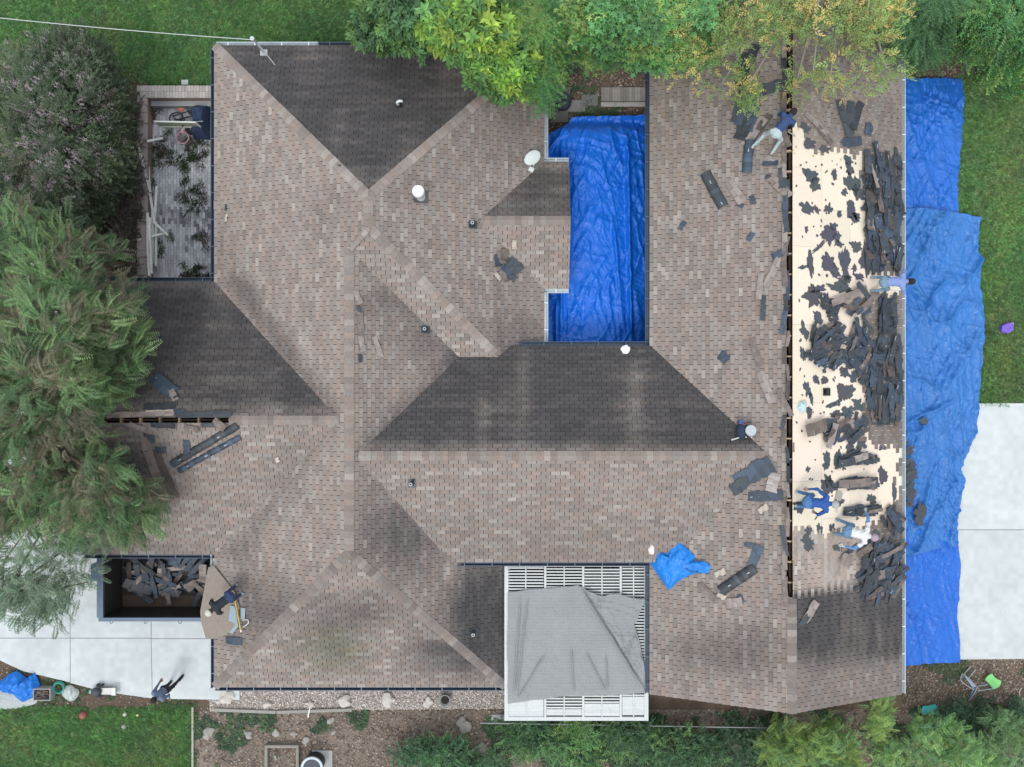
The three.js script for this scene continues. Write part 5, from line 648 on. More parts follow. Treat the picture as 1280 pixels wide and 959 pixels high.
// ---------- behind the courtyard tarp ----------
{
  const R = rng(52), t = thing('plank_ramp', 'weathered grey plank platform behind the courtyard tarp', 'platform', W(780, 122).toArray());
  for (let i = 0; i < 17; i++) { const x = -0.86 + i * 0.103, k = 0.8 + 0.4 * R(); part('plank', box(x, x + 0.095, 0.1, 0.125 + 0.006 * R(), -0.33, 0.18, C(0.3 * k, 0.28 * k, 0.26 * k)), MAT.wood, t); } part('step', box(-0.86, 0.9, 0.02, 0.07, 0.19, 0.36, C(0.46, 0.45, 0.43)), MAT.wood, t); part('joist', box(-0.8, 0.82, 0, 0.098, -0.28, -0.2, C(0.2, 0.18, 0.16)), MAT.wood, t);
  for (const [px, py, w, d] of [[719, 133, 0.75, 0.42], [737, 126, 0.6, 0.4], [704, 118, 0.5, 0.5], [700, 145, 0.6, 0.5]]) { const p = W(px, py), k = 0.85 + 0.3 * R(); solo('paving_stone', box(p.x - w / 2, p.x + w / 2, 0, 0.05 + 0.01 * R(), p.z - d / 2, p.z + d / 2, C(0.22 * k, 0.22 * k, 0.21 * k)), MAT.concrete, 'mossy square paving stone on the path behind the courtyard', 'paving stone', 'paving stones behind the courtyard'); }
  const b = thing('round_grill', 'black covered grill on the path behind the courtyard', 'grill', W(703, 133).toArray()); part('body', paint(new THREE.SphereGeometry(0.3, 18, 10, 0, 6.3, 0, 1.7).scale(1, 0.8, 1.15).translate(0, 0.45, 0), C(0.03, 0.04, 0.06)), MAT.plain, b); part('lid_vent', cyl(0.07, 0.07, 0.06, 0.67, black), MAT.plain, b); for (let i = 0; i < 3; i++) part('leg', tube([V(Math.cos(i * 2.1) * 0.2, 0.4, Math.sin(i * 2.1) * 0.2), V(Math.cos(i * 2.1) * 0.28, 0, Math.sin(i * 2.1) * 0.28)], 0.015, 0.015, 6, black), MAT.metal, b);
}
// ---------- crumpled sheets ----------
function heap(name, label, category, px, py, h, rx, rz, amp, col, seed, turn = 0, mat = MAT.tarp, outline = null) {   // crumpled cloth lying in a pile
  const n = 46, p0 = W(px, py, h), P = [], Cc = [], U = [], I = []; for (let j = 0; j <= n; j++) for (let i = 0; i <= n; i++) { const u = i / n * 2 - 1, v = j / n * 2 - 1, sq = Math.sqrt(1 - u * u / 2), sv = Math.sqrt(1 - v * v / 2); let x = u * sv, z = v * sq; const a = Math.atan2(z, x), r = Math.hypot(x, z), e = 0.72 + 0.5 * vnoise(Math.cos(a) * 1.8 + seed, Math.sin(a) * 1.8, seed); if (outline) { let best = 0; for (let o = 0; o < outline.length; o++) { const A = outline[o], B = outline[(o + 1) % outline.length], ca = Math.cos(a), sa = Math.sin(a), ex = B[0] - A[0], ez = B[1] - A[1], den = ca * ez - sa * ex, tt = (A[0] * ez - A[1] * ex) / den, ss = (A[0] * sa - A[1] * ca) / den; if (Math.abs(den) > 1e-9 && tt > 0 && ss >= 0 && ss <= 1) best = Math.max(best, tt); } x = Math.cos(a) * r * best; z = Math.sin(a) * r * best; } else { x *= rx * e; z *= rz * e; } const [xx, zz] = rot(x, z, turn), d = 1 - r ** 3; P.push(xx, 0.02 + amp * d * (0.3 + 0.8 * fbm(x * 2, z * 2, seed)) + wrinkle(x * 1.6, z * 1.6, seed, amp * 0.4) * (0.2 + 0.8 * d), zz); const k = 0.9 + 0.2 * vnoise(x * 4, z * 4, seed + 1); Cc.push(col[0] * k, col[1] * k, col[2] * k); U.push(xx, zz); }
  for (let j = 0; j < n; j++) for (let i = 0; i < n; i++) { const k = j * (n + 1) + i; I.push(k, k + n + 1, k + 1, k + 1, k + n + 1, k + n + 2); } const g = new THREE.BufferGeometry(); g.setAttribute('position', new THREE.Float32BufferAttribute(P, 3)); g.setAttribute('color', new THREE.Float32BufferAttribute(Cc, 3)); g.setAttribute('uv', new THREE.Float32BufferAttribute(U, 2)); g.setIndex(I); g.computeVertexNormals();
  const m = solo(name, g, mat, label, category); m.position.copy(p0); return m;
}
{
  const m = heap('tarp', 'crumpled bright blue tarp dropped on the roof beside the pergola', 'tarp', 846, 704, 3.25, 0.95, 0.62, 0.2, [0.006, 0.2, 0.66], 610, 0, MAT.tarp, [[811, 683], [818, 682], [830, 690], [848, 675], [868, 693], [866, 700], [878, 698], [887, 704], [884, 713], [868, 714], [850, 724], [836, 738], [824, 722], [812, 705]].map(p => [(p[0] - 846) * 0.026, (p[1] - 704) * 0.026])), q = onRoof(846, 704); m.position.copy(q.p).add(V(0, 0.03, 0)); m.quaternion.setFromUnitVectors(V(0, 1, 0), q.f.N);
  heap('tarp', 'crumpled blue tarp heaped beside the edge of the west driveway', 'tarp', 26, 857, 0.05, 0.72, 0.5, 0.35, [0.006, 0.18, 0.66], 620, 0, MAT.tarp, [[0, 852], [12, 842], [22, 838], [35, 847], [44, 840], [52, 857], [48, 869], [30, 877], [20, 866], [3, 863]].map(p => [(p[0] - 26) * 0.0296, (p[1] - 857) * 0.0296]));
  heap('plastic_sheet', 'translucent pale plastic sheeting spread under the blue heap', 'plastic sheet', 18, 872, 0.02, 1.1, 0.42, 0.06, [0.36, 0.4, 0.4], 630, -0.1); heap('plastic_bag', 'clear crumpled plastic bag next to the coiled hose', 'plastic bag', 89, 866, 0.02, 0.3, 0.27, 0.16, [0.45, 0.5, 0.47], 640);
  const b = heap('plastic_bag', 'light blue crumpled bag on the bare deck by the ridge', 'plastic bag', 1002, 509, 4.2, 0.17, 0.2, 0.12, [0.5, 0.66, 0.7], 650), q2 = onRoof(1002, 509); b.position.copy(q2.p).add(V(0, 0.01, 0));
  const c = heap('rag', 'small white and orange rag at the corner of the pergola', 'rag', 813, 686, 3.2, 0.12, 0.16, 0.1, [0.75, 0.65, 0.6], 660), q3 = onRoof(814, 687); c.position.copy(q3.p).add(V(0, 0.02, 0)); const d = heap('rag', 'white torn piece caught on the courtyard gutter', 'rag', 782, 436, 3.0, 0.16, 0.17, 0.06, [0.75, 0.78, 0.78], 670, 0.6), q4 = onRoof(782, 437); d.position.copy(q4.p).add(V(0, 0.02, 0));
}
// ---------- driveway corner, beds, lawn things ----------
{
  const R = rng(57);
  const tote = thing('tote', 'open grey tote full of dark odds and ends by the blue heap', 'tote', W(59, 864).toArray()); part('shell', (() => { const g = new GB(); for (const [x0, x1, z0, z1] of [[-0.32, 0.32, -0.22, -0.19], [-0.32, 0.32, 0.19, 0.22], [-0.32, -0.29, -0.189, 0.189], [0.29, 0.32, -0.189, 0.189], [-0.289, 0.289, -0.189, 0.189]]) g.abox(x0, x1, 0, x1 - x0 > 0.5 && z1 - z0 > 0.3 ? 0.03 : 0.32, z0, z1, C(0.3, 0.31, 0.3)); return g.geo(); })(), MAT.plain, tote); for (let i = 0; i < 16; i++) part('item', new GB().beam(V((R() - 0.5) * 0.5, 0.2 + 0.1 * R(), (R() - 0.5) * 0.3), V((R() - 0.5) * 0.5, 0.25 + 0.12 * R(), (R() - 0.5) * 0.3), 0.05, 0.05, C(0.06 + 0.08 * R(), 0.06 + 0.05 * R(), 0.06)).geo(), MAT.plain, tote);
  const hs = thing('coiled_hose', 'teal garden hose coiled beside the tote', 'hose', W(75, 858).toArray()); for (let i = 0; i < 5; i++) { const g = new THREE.TorusGeometry(0.17 + 0.025 * (i % 3), 0.018, 7, 26); g.rotateX(Math.PI / 2); g.translate(0.01 * i, 0.03 + 0.032 * i, 0.008 * (i % 2)); part('coil', paint(g, C(0.05, 0.3, 0.27)), MAT.plain, hs); }
  const bk = thing('hand_truck', 'black wheeled cart with a pale deck standing at the driveway edge', 'cart', W(131, 861).toArray()); part('frame', merge([tube([V(-0.1, 0.3, -0.16), V(0.55, 0.25, -0.16)], 0.018, 0.018, 6, black), tube([V(-0.1, 0.3, 0.16), V(0.55, 0.25, 0.16)], 0.018, 0.018, 6, black), tube([V(0.55, 0.25, -0.16), V(0.55, 0.25, 0.16)], 0.018, 0.018, 6, C(0.3, 0.3, 0.3))]), MAT.metal, bk); part('deck', box(0.0, 0.36, 0.2, 0.23, -0.14, 0.14, C(0.55, 0.55, 0.53)), MAT.metal, bk); part('tray', box(0.38, 0.53, 0.22, 0.26, -0.15, 0.15, C(0.75, 0.77, 0.74)), MAT.white, bk); part('engine', paint(new THREE.SphereGeometry(0.17, 12, 8).scale(1.1, 0.8, 1).translate(-0.16, 0.28, 0), C(0.05, 0.055, 0.065)), MAT.plain, bk); part('tank', paint(new THREE.SphereGeometry(0.08, 10, 8).translate(-0.36, 0.25, 0.0), C(0.3, 0.4, 0.45)), MAT.plain, bk); for (const z of [-0.2, 0.2]) part('wheel', paint(new THREE.TorusGeometry(0.1, 0.035, 7, 16).translate(-0.1, 0.135, z), black), MAT.plain, bk);
  for (const [px, py, r, col, name, label] of [[104, 894, 0.14, [0.28, 0.09, 0.07], 'ball', 'faded red ball on the edge of the lower lawn'], [155, 908, 0.09, [0.3, 0.27, 0.27], 'ball', 'small grey ball on the lower lawn'], [156, 893, 0.075, [0.45, 0.48, 0.42], 'ball', 'small pale ball in the rough grass'], [172, 894, 0.05, [0.6, 0.6, 0.3], 'ball', 'tiny yellow ball in the rough grass']]) solo(name, paint(new THREE.SphereGeometry(r, 16, 12).translate(...W(px, py, r).setY(r).toArray()), C(...col)), MAT.plain, label, 'ball');
  solo('edging_timber', new GB().beam(W(267, 887, 0.06), W(345, 890, 0.06), 0.11, 0.1, C(0.38, 0.36, 0.33)).geo(), MAT.wood, 'grey timber edging of the gravel strip nearest the driveway', 'timber'); solo('edging_timber', new GB().beam(W(346, 890, 0.06), W(440, 887, 0.06), 0.11, 0.1, C(0.36, 0.34, 0.31)).geo(), MAT.wood, 'second grey timber continuing the gravel edging', 'timber');
  solo('edging_timber', new GB().beam(W(241, 884, 0.05), W(241, 985, 0.05), 0.07, 0.08, C(0.44, 0.42, 0.36)).geo(), MAT.wood, 'thin timber dividing the lower lawn from the bed', 'timber');
  const rock = (px, py, r, k, label, group) => { const g = new THREE.IcosahedronGeometry(r, 2), p = g.attributes.position; for (let i = 0; i < p.count; i++) { const v = V(p.getX(i), p.getY(i), p.getZ(i)), s = 0.5 + 0.95 * vnoise(v.x * 5 / r * 0.3 + px, v.z * 5 / r * 0.3 + v.y * 3, px); p.setXYZ(i, v.x * s, v.y * s * 0.6, v.z * s); } g.computeVertexNormals(); g.translate(...W(px, py).setY(r * 0.25).toArray()); solo('rock', paint(g, C(0.62 * k, 0.58 * k, 0.53 * k)), MAT.stone, label, 'rock', group); };
  for (const [px, py, r] of [[287, 870, 0.3], [334, 880, 0.16], [388, 879, 0.16], [431, 874, 0.26], [487, 874, 0.26], [535, 877, 0.2], [272, 878, 0.09]]) rock(px, py, r, 1.05, 'pale boulder in the gravel strip under the south eave', 'pale boulders in the gravel strip');
  for (const [px, py, r] of [[261, 917, 0.22], [310, 918, 0.16], [345, 916, 0.16], [368, 917, 0.14], [383, 925, 0.13], [417, 916, 0.09], [603, 934, 0.17], [579, 905, 0.28], [414, 900, 0.14]]) rock(px, py, r, 0.68, 'dull stepping rock in the brown bed below the gravel', 'dull rocks in the brown bed');
  const pot = thing('flower_pot', 'round grey pot at the end of the boulder row', 'pot', W(557, 872).toArray()); const pl = [[0.1, 0], [0.16, 0.02], [0.2, 0.26], [0.22, 0.28], [0.18, 0.28], [0.15, 0.2], [0, 0.2]].map(p => new THREE.Vector2(...p)); part('shell', paint(new THREE.LatheGeometry(pl, 20), C(0.3, 0.33, 0.31)), MAT.stone, pot); part('soil', cyl(0.15, 0.15, 0.02, 0.2, C(0.06, 0.05, 0.04)), MAT.soil, pot);
  solo('white_stake', new GB().beam(W(387, 886, 0.12), W(385, 897, 0.08), 0.05, 0.03, C(0.75, 0.75, 0.72)).geo(), MAT.white, 'white stake lying across the timber edging', 'stake');
  const fr = thing('garden_frame', 'sunken square timber frame in the brown bed', 'garden frame', W(354, 955).toArray()), rl = (a, b) => part('timber', new GB().beam(W(...a, 0.1).sub(fr.position), W(...b, 0.1).sub(fr.position), 0.1, 0.2, C(0.3, 0.29, 0.25)).geo(), MAT.wood, fr); rl([332, 932], [374, 932]); rl([333.5, 934], [333.5, 980]); rl([372.5, 934], [372.5, 980]); rl([332, 981], [374, 981]); part('hose_reel', new GB().beam(V(-0.25, 0.2, -0.45), V(-0.2, 0.15, -0.25), 0.08, 0.1, C(0.2, 0.24, 0.19)).geo(), MAT.plain, fr);
  const tb = thing('utility_bin', 'white rimmed black bin standing on a concrete pad', 'bin', W(395, 950).toArray()); part('pad', box(-0.12, 0.62, 0, 0.08, -0.38, 0.42, C(0.46, 0.47, 0.46)), MAT.concrete, tb); part('body', cyl(0.38, 0.36, 0.42, 0.08, C(0.03, 0.03, 0.035), 24), MAT.plain, tb); const rg = new THREE.TorusGeometry(0.36, 0.05, 8, 30); rg.rotateX(Math.PI / 2); rg.translate(0, 0.54, 0); part('rim', paint(rg, C(0.66, 0.75, 0.8)), MAT.white, tb); part('well', cyl(0.31, 0.31, 0.02, 0.5, C(0.04, 0.05, 0.07), 24), MAT.plain, tb);
  // chairs
  const ch = thing('overturned_chair', 'overturned tubular steel chair frame on the bare soil', 'chair', W(1215, 856, 0.2).toArray()), ra = (px, py, h) => W(px, py, h).sub(ch.position), steel = C(0.42, 0.47, 0.52), leg = (l) => part('leg', tube(l.map(p => ra(...p)), 0.016, 0.016, 7, steel), MAT.metal, ch);
  leg([[1214, 833, 0.1], [1205, 843, 0.15], [1203, 848, 0.3]]); leg([[1220, 837, 0.1], [1211, 848, 0.15]]); leg([[1203, 842, 0.25], [1201, 850, 0.3], [1207, 856, 0.35], [1217, 862, 0.4]]); leg([[1223, 858, 0.4], [1235, 856, 0.3]]); leg([[1222, 864, 0.4], [1242, 861, 0.25]]); leg([[1222, 858, 0.4], [1219, 865, 0.35], [1210, 878, 0.1]]); leg([[1221, 862, 0.35], [1216, 870, 0.2], [1212, 876, 0.06]]);
  const sb = new GB(); sb.quad(ra(1204, 843, 0.3), ra(1211, 847, 0.3), ra(1221, 858, 0.4), ra(1216, 860, 0.4), C(0.3, 0.36, 0.42)); sb.quad(ra(1217, 860, 0.38), ra(1222, 860, 0.38), ra(1215, 874, 0.1), ra(1210, 877, 0.1), C(0.22, 0.32, 0.5)); part('seat_brace', sb.geo(), MAT.metal, ch);
  const seat = (px, py, col, label, turn) => { const t = thing('chair_shell', label, 'chair shell', W(px, py, 0.15).toArray()); const s = new THREE.Shape(); s.moveTo(-0.24, -0.14); s.quadraticCurveTo(-0.34, 0, -0.24, 0.17); s.quadraticCurveTo(-0.02, 0.1, 0.2, 0.2); s.quadraticCurveTo(0.36, 0.02, 0.22, -0.18); s.quadraticCurveTo(-0.02, -0.13, -0.24, -0.14); const h = new THREE.Path(); h.absellipse(0.07, 0, 0.05, 0.022, 0, 6.283); s.holes.push(h); const g = new THREE.ExtrudeGeometry(s, { depth: 0.02, bevelEnabled: true, bevelSize: 0.02, bevelThickness: 0.015, bevelSegments: 2, curveSegments: 8 }); g.rotateX(-Math.PI / 2); const p = g.attributes.position; for (let i = 0; i < p.count; i++) p.setY(i, p.getY(i) + 0.5 * p.getX(i) ** 2 + 0.4 * p.getZ(i) ** 2); g.computeVertexNormals(); const m = part('shell', paint(g, C(...col)), MAT.plain, t); m.rotation.y = turn; m.rotation.x = 0.15; return t; };
  seat(1240, 851, [0.22, 0.6, 0.2], 'lime green moulded chair seat lying on the soil', -0.75); seat(1161, 887, [0.05, 0.42, 0.42], 'teal moulded chair seat among the feathery bushes', 0.1);
  solo('hoop', tube([W(1277, 860, 0.02), W(1274, 866, 0.03), W(1278, 874, 0.02), W(1292, 872, 0.02)], 0.02, 0.02, 7, C(0.5, 0.45, 0.4)), MAT.plain, 'pale bent cord on the soil by the plot corner', 'cord');
  const toy = thing('plastic_box', 'purple plastic carry box lying on the right lawn', 'box', W(1255, 411).toArray()); const bs = new THREE.Shape(); bs.moveTo(-0.2, -0.1); bs.lineTo(0.02, -0.16); bs.lineTo(0.2, -0.05); bs.lineTo(0.19, 0.17); bs.lineTo(0.05, 0.19); bs.lineTo(-0.18, 0.08); bs.closePath(); const hh = new THREE.Path(); hh.absellipse(0.09, 0.02, 0.05, 0.03, 0, 6.283); bs.holes.push(hh); const tg = new THREE.ExtrudeGeometry(bs, { depth: 0.14, bevelEnabled: true, bevelSize: 0.025, bevelThickness: 0.025, bevelSegments: 2 }); tg.rotateX(-Math.PI / 2); tg.translate(0, 0.05, 0); part('shell', paint(tg, C(0.17, 0.1, 0.5)), MAT.plain, toy); part('inside', box(-0.05, 0.16, 0.03, 0.06, -0.1, 0.06, black), MAT.plain, toy); part('handle', tube([V(0.06, 0.22, -0.14), V(0.14, 0.27, -0.2), V(0.2, 0.22, -0.12)], 0.014, 0.014, 6, C(0.4, 0.35, 0.6)), MAT.plain, toy);
  const rail = thing('fence', 'thin grey wire fence among the bushes south of the pergola', 'fence'); part('rail', tube([W(600, 904, 0.9), W(960, 910, 0.9)], 0.022, 0.022, 6, C(0.36, 0.38, 0.39)), MAT.metal, rail); for (const x of [640, 720, 810, 903, 955]) part('post', tube([W(x, 905 + (x - 600) * 0.0165, 0.92), W(x, 905, 0.92).setY(0)], 0.025, 0.025, 6, C(0.36, 0.38, 0.39)), MAT.metal, rail);
  solo('paving_stone', box(...(() => { const p = W(624, 898); return [p.x - 0.3, p.x + 0.25, 0, 0.06, p.z - 0.16, p.z + 0.16, C(0.42, 0.43, 0.42)]; })()), MAT.concrete, 'pale flat slab at the foot of the pergola post', 'paving stone');
}
{ const { t, f } = onSlope('vent_pipe', 'short black vent stub standing on the bare deck', 'roof vent', 1033, 490); flash(t, f, 0.12, black); part('pipe', cyl(0.07, 0.075, 0.14, 0.01, C(0.012, 0.012, 0.013)), MAT.plain, t); }
// ---------- tools on the roof ----------
function freeTool(name, label, category, px, py, lift, build) { const q = onRoof(px, py, lift), t = thing(name, label, category, [q.p.x, q.p.y + 0.02, q.p.z]); build(t, (x, y, h) => { const p = onRoof(x, y, h); return p.p.clone().add(V(0, h + 0.02, 0)).sub(t.position); }, q.f); return t; }
freeTool('tool_bag', 'dark tool bag with a round pale lid beside the north valley', 'tool bag', 930, 538, 0.1, (t, at) => {
  part('bag', paint(new THREE.SphereGeometry(0.24, 16, 10).scale(0.8, 0.75, 1.1).translate(-0.08, 0.14, 0), C(0.025, 0.04, 0.075)), MAT.cloth, t); const l = new THREE.CylinderGeometry(0.17, 0.17, 0.03, 22); l.translate(0.13, 0.34, -0.01); part('lid', paint(l, C(0.48, 0.54, 0.56)), MAT.white, t); part('bucket', paint(new THREE.CylinderGeometry(0.165, 0.14, 0.34, 20, 1, true).translate(0.13, 0.16, -0.01), C(0.05, 0.06, 0.08)), MAT.plain, t);
  part('handle', tube([V(-0.12, 0.14, 0.2), V(-0.26, 0.1, 0.26), V(-0.4, 0.08, 0.3)], 0.022, 0.028, 7, C(0.62, 0.64, 0.62)), MAT.white, t); for (const x of [0.02, 0.2]) part('clip', paint(new THREE.SphereGeometry(0.03, 8, 6).translate(x, 0.2, 0.2), C(0.7, 0.68, 0.64)), MAT.white, t); part('pouch', box(-0.2, -0.06, 0.08, 0.26, -0.32, -0.2, C(0.06, 0.12, 0.3)), MAT.cloth, t); part('strap', tube([V(-0.2, 0.2, -0.24), V(-0.05, 0.34, -0.2), V(0.06, 0.2, -0.26)], 0.014, 0.014, 6, C(0.35, 0.1, 0.16)), MAT.cloth, t);
});
freeTool('shovel', 'yellow handled roofing shovel on the boards by the eave', 'shovel', 298, 770, 0.1, (t, at) => { part('handle', tube([at(294, 750, 0.12), at(301, 788, 0.12)], 0.024, 0.024, 8, C(0.6, 0.4, 0.08)), MAT.plain, t); part('grip', tube([at(301, 787, 0.12), at(302, 790, 0.12)], 0.03, 0.03, 8, C(0.7, 0.66, 0.6)), MAT.plain, t); part('blade', new GB().beam(at(294, 745, 0.11), at(294, 750, 0.11), 0.16, 0.02, C(0.2, 0.1, 0.1)).geo(), MAT.metal, t); });
freeTool('metal_flashing', 'bent light blue sheet metal flashing beside the shovel', 'flashing', 292, 775, 0.04, (t, at) => { const g = new GB(), c = C(0.36, 0.47, 0.53); g.quad(at(288, 757, 0.1), at(294, 758, 0.1), at(298, 783, 0.06), at(291, 792, 0.03), c); g.quad(at(288, 757, 0.1), at(291, 792, 0.03), at(284, 790, 0.03), at(288, 772, 0.06), c); g.quad(at(301, 760, 0.05), at(307, 760, 0.05), at(306, 774, 0.05), at(301, 774, 0.05), c); part('sheet', g.geo(), MAT.metal, t); part('bracket', tube([at(303, 775, 0.06), at(310, 775, 0.06), at(311, 778, 0.06), at(304, 784, 0.06)], 0.02, 0.02, 6, C(0.7, 0.72, 0.72)), MAT.metal, t); });
freeTool('shovel', 'roofing shovel lying across the bare deck beside the worker in navy', 'shovel', 1047, 636, 0.03, (t, at) => { part('handle', tube([at(1046, 641, 0.05), at(1047, 624, 0.05)], 0.016, 0.016, 7, C(0.6, 0.58, 0.52)), MAT.wood, t); part('blade', new GB().beam(at(1047, 625, 0.04), at(1050, 615, 0.04), 0.2, 0.012, C(0.4, 0.38, 0.33)).geo(), MAT.metal, t); });
freeTool('pry_bar', 'pale pry bar held at the open ridge', 'pry bar', 989, 168, 0.05, (t, at) => { part('shaft', tube([at(985, 165, 0.12), at(992, 169, 0.1)], 0.016, 0.014, 7, C(0.62, 0.64, 0.63)), MAT.metal, t); part('tip', new GB().beam(at(992, 169, 0.1), at(994, 171, 0.07), 0.04, 0.012, C(0.5, 0.5, 0.5)).geo(), MAT.metal, t); });
// ---------- people ----------
// A figure is one surface meshed from tapered bones; local frame: +x the way the person faces, y up, feet at 0.
const smin = (a, b, k) => { const h = clamp(0.5 + 0.5 * (b - a) / k); return lerp(b, a, h) - k * h * (1 - h); };
function capsule(p, a, b, ra, rb) { const ax = b.x - a.x, ay = b.y - a.y, az = b.z - a.z, l = ax * ax + ay * ay + az * az || 1e-6, t = clamp(((p[0] - a.x) * ax + (p[1] - a.y) * ay + (p[2] - a.z) * az) / l), dx = p[0] - a.x - ax * t, dy = p[1] - a.y - ay * t, dz = p[2] - a.z - az * t; return Math.sqrt(dx * dx + dy * dy + dz * dz) - lerp(ra, rb, t); }
function meshBones(bones, cell, k, folds = 0) {
  const lo = [1e9, 1e9, 1e9], hi = [-1e9, -1e9, -1e9]; for (const [a, b, ra, rb] of bones) for (const [q, r] of [[a, ra], [b, rb]]) ['x', 'y', 'z'].forEach((c, i) => { lo[i] = Math.min(lo[i], q[c] - r - 0.04); hi[i] = Math.max(hi[i], q[c] + r + 0.04); });
  const side = Math.max(...hi.map((h, i) => h - lo[i])), n = Math.ceil(side / cell) + 6, mc = new MarchingCubes(n, MAT.plain, false, false, 90000); mc.isolation = 0; const mid = hi.map((h, i) => (h + lo[i]) / 2), half = cell * n / 2, fld = mc.field.fill(-1), D = new Float32Array(n * n * n).fill(9);
  for (const [a, b, ra, rb] of bones) { const m = 0.06, r = [0, 1, 2].map(i => { const c = 'xyz'[i], l = Math.min(a[c] - ra, b[c] - rb) - m, h = Math.max(a[c] + ra, b[c] + rb) + m; return [Math.max(0, Math.floor((l - mid[i]) / cell + n / 2)), Math.min(n - 1, Math.ceil((h - mid[i]) / cell + n / 2))]; });
    for (let z = r[2][0]; z <= r[2][1]; z++) for (let y = r[1][0]; y <= r[1][1]; y++) for (let x = r[0][0]; x <= r[0][1]; x++) { const i = x + y * n + z * n * n, d = capsule([mid[0] + (x - n / 2) * cell, mid[1] + (y - n / 2) * cell, mid[2] + (z - n / 2) * cell], a, b, ra, rb); D[i] = D[i] > 8 ? d : smin(D[i], d, k); } }
  for (let i = 0; i < fld.length; i++) fld[i] = -D[i]; if (folds) for (let z = 0, i = 0; z < n; z++) for (let y = 0; y < n; y++) for (let x = 0; x < n; x++, i++) if (D[i] < 0.08) { const X = x * cell, Y = y * cell, Z = z * cell; fld[i] += folds * (Math.sin(38 * X + 21 * Y + 3 * Math.sin(17 * Z)) * Math.sin(26 * Y - 31 * Z + 2 * Math.sin(13 * X)) + 0.6 * Math.sin(61 * Z + 40 * X)); } mc.update();
  const c = mc.count, pos = new Float32Array(c * 3), col = new Float32Array(c * 3), nor = new Float32Array(c * 3);
  for (let i = 0; i < c; i++) { const p = [0, 1, 2].map(j => mid[j] + mc.positionArray[i * 3 + j] * half); let best = 9, bc = bones[0][4]; for (const [a, b, ra, rb, cc] of bones) { const d = capsule(p, a, b, ra, rb); if (d < best) { best = d; bc = cc; } } for (let j = 0; j < 3; j++) { pos[i * 3 + j] = p[j]; nor[i * 3 + j] = -mc.normalArray[i * 3 + j]; } col[i * 3] = bc.r; col[i * 3 + 1] = bc.g; col[i * 3 + 2] = bc.b; }
  const g = new THREE.BufferGeometry(); g.setAttribute('position', new THREE.BufferAttribute(pos, 3)); g.setAttribute('color', new THREE.BufferAttribute(col, 3)); g.setAttribute('uv', new THREE.Float32BufferAttribute(new Float32Array(c * 2), 2)); const w = mergeVertices(g, 1e-4); w.computeVertexNormals(); return w.toNonIndexed();
}
const POSE = {   // joints by name; L/R mirrored in z unless given
  bent: { pelvis: [-0.16, 0.86, 0], chest: [0.3, 1.0, 0], neck: [0.46, 1.02, 0], head: [0.6, 0.98, 0], hip: [-0.14, 0.86, 0.1], knee: [0.06, 0.5, 0.15], ankle: [-0.12, 0.1, 0.17], shoulder: [0.36, 1.03, 0.19], elbow: [0.42, 0.76, 0.27], hand: [0.56, 0.53, 0.2], face: [0.55, -0.83, 0] },
  reach: { pelvis: [-0.2, 0.7, 0], chest: [0.26, 0.84, 0], neck: [0.43, 0.87, 0], head: [0.57, 0.86, 0], hip: [-0.18, 0.7, 0.1], knee: [0.08, 0.4, 0.18], ankle: [-0.24, 0.1, 0.22], shoulder: [0.33, 0.87, 0.2], elbow: [0.3, 0.72, 0.46], hand: [0.1, 0.5, 0.56], face: [0.75, -0.66, 0] },
  stand: { pelvis: [0, 0.93, 0], chest: [0.03, 1.32, 0], neck: [0.04, 1.47, 0], head: [0.07, 1.62, 0], hip: [0, 0.92, 0.09], knee: [0.06, 0.5, 0.1], ankle: [0.0, 0.09, 0.11], shoulder: [0.02, 1.38, 0.19], elbow: [-0.03, 1.1, 0.26], hand: [0.1, 0.88, 0.27], face: [1, -0.1, 0] },
};
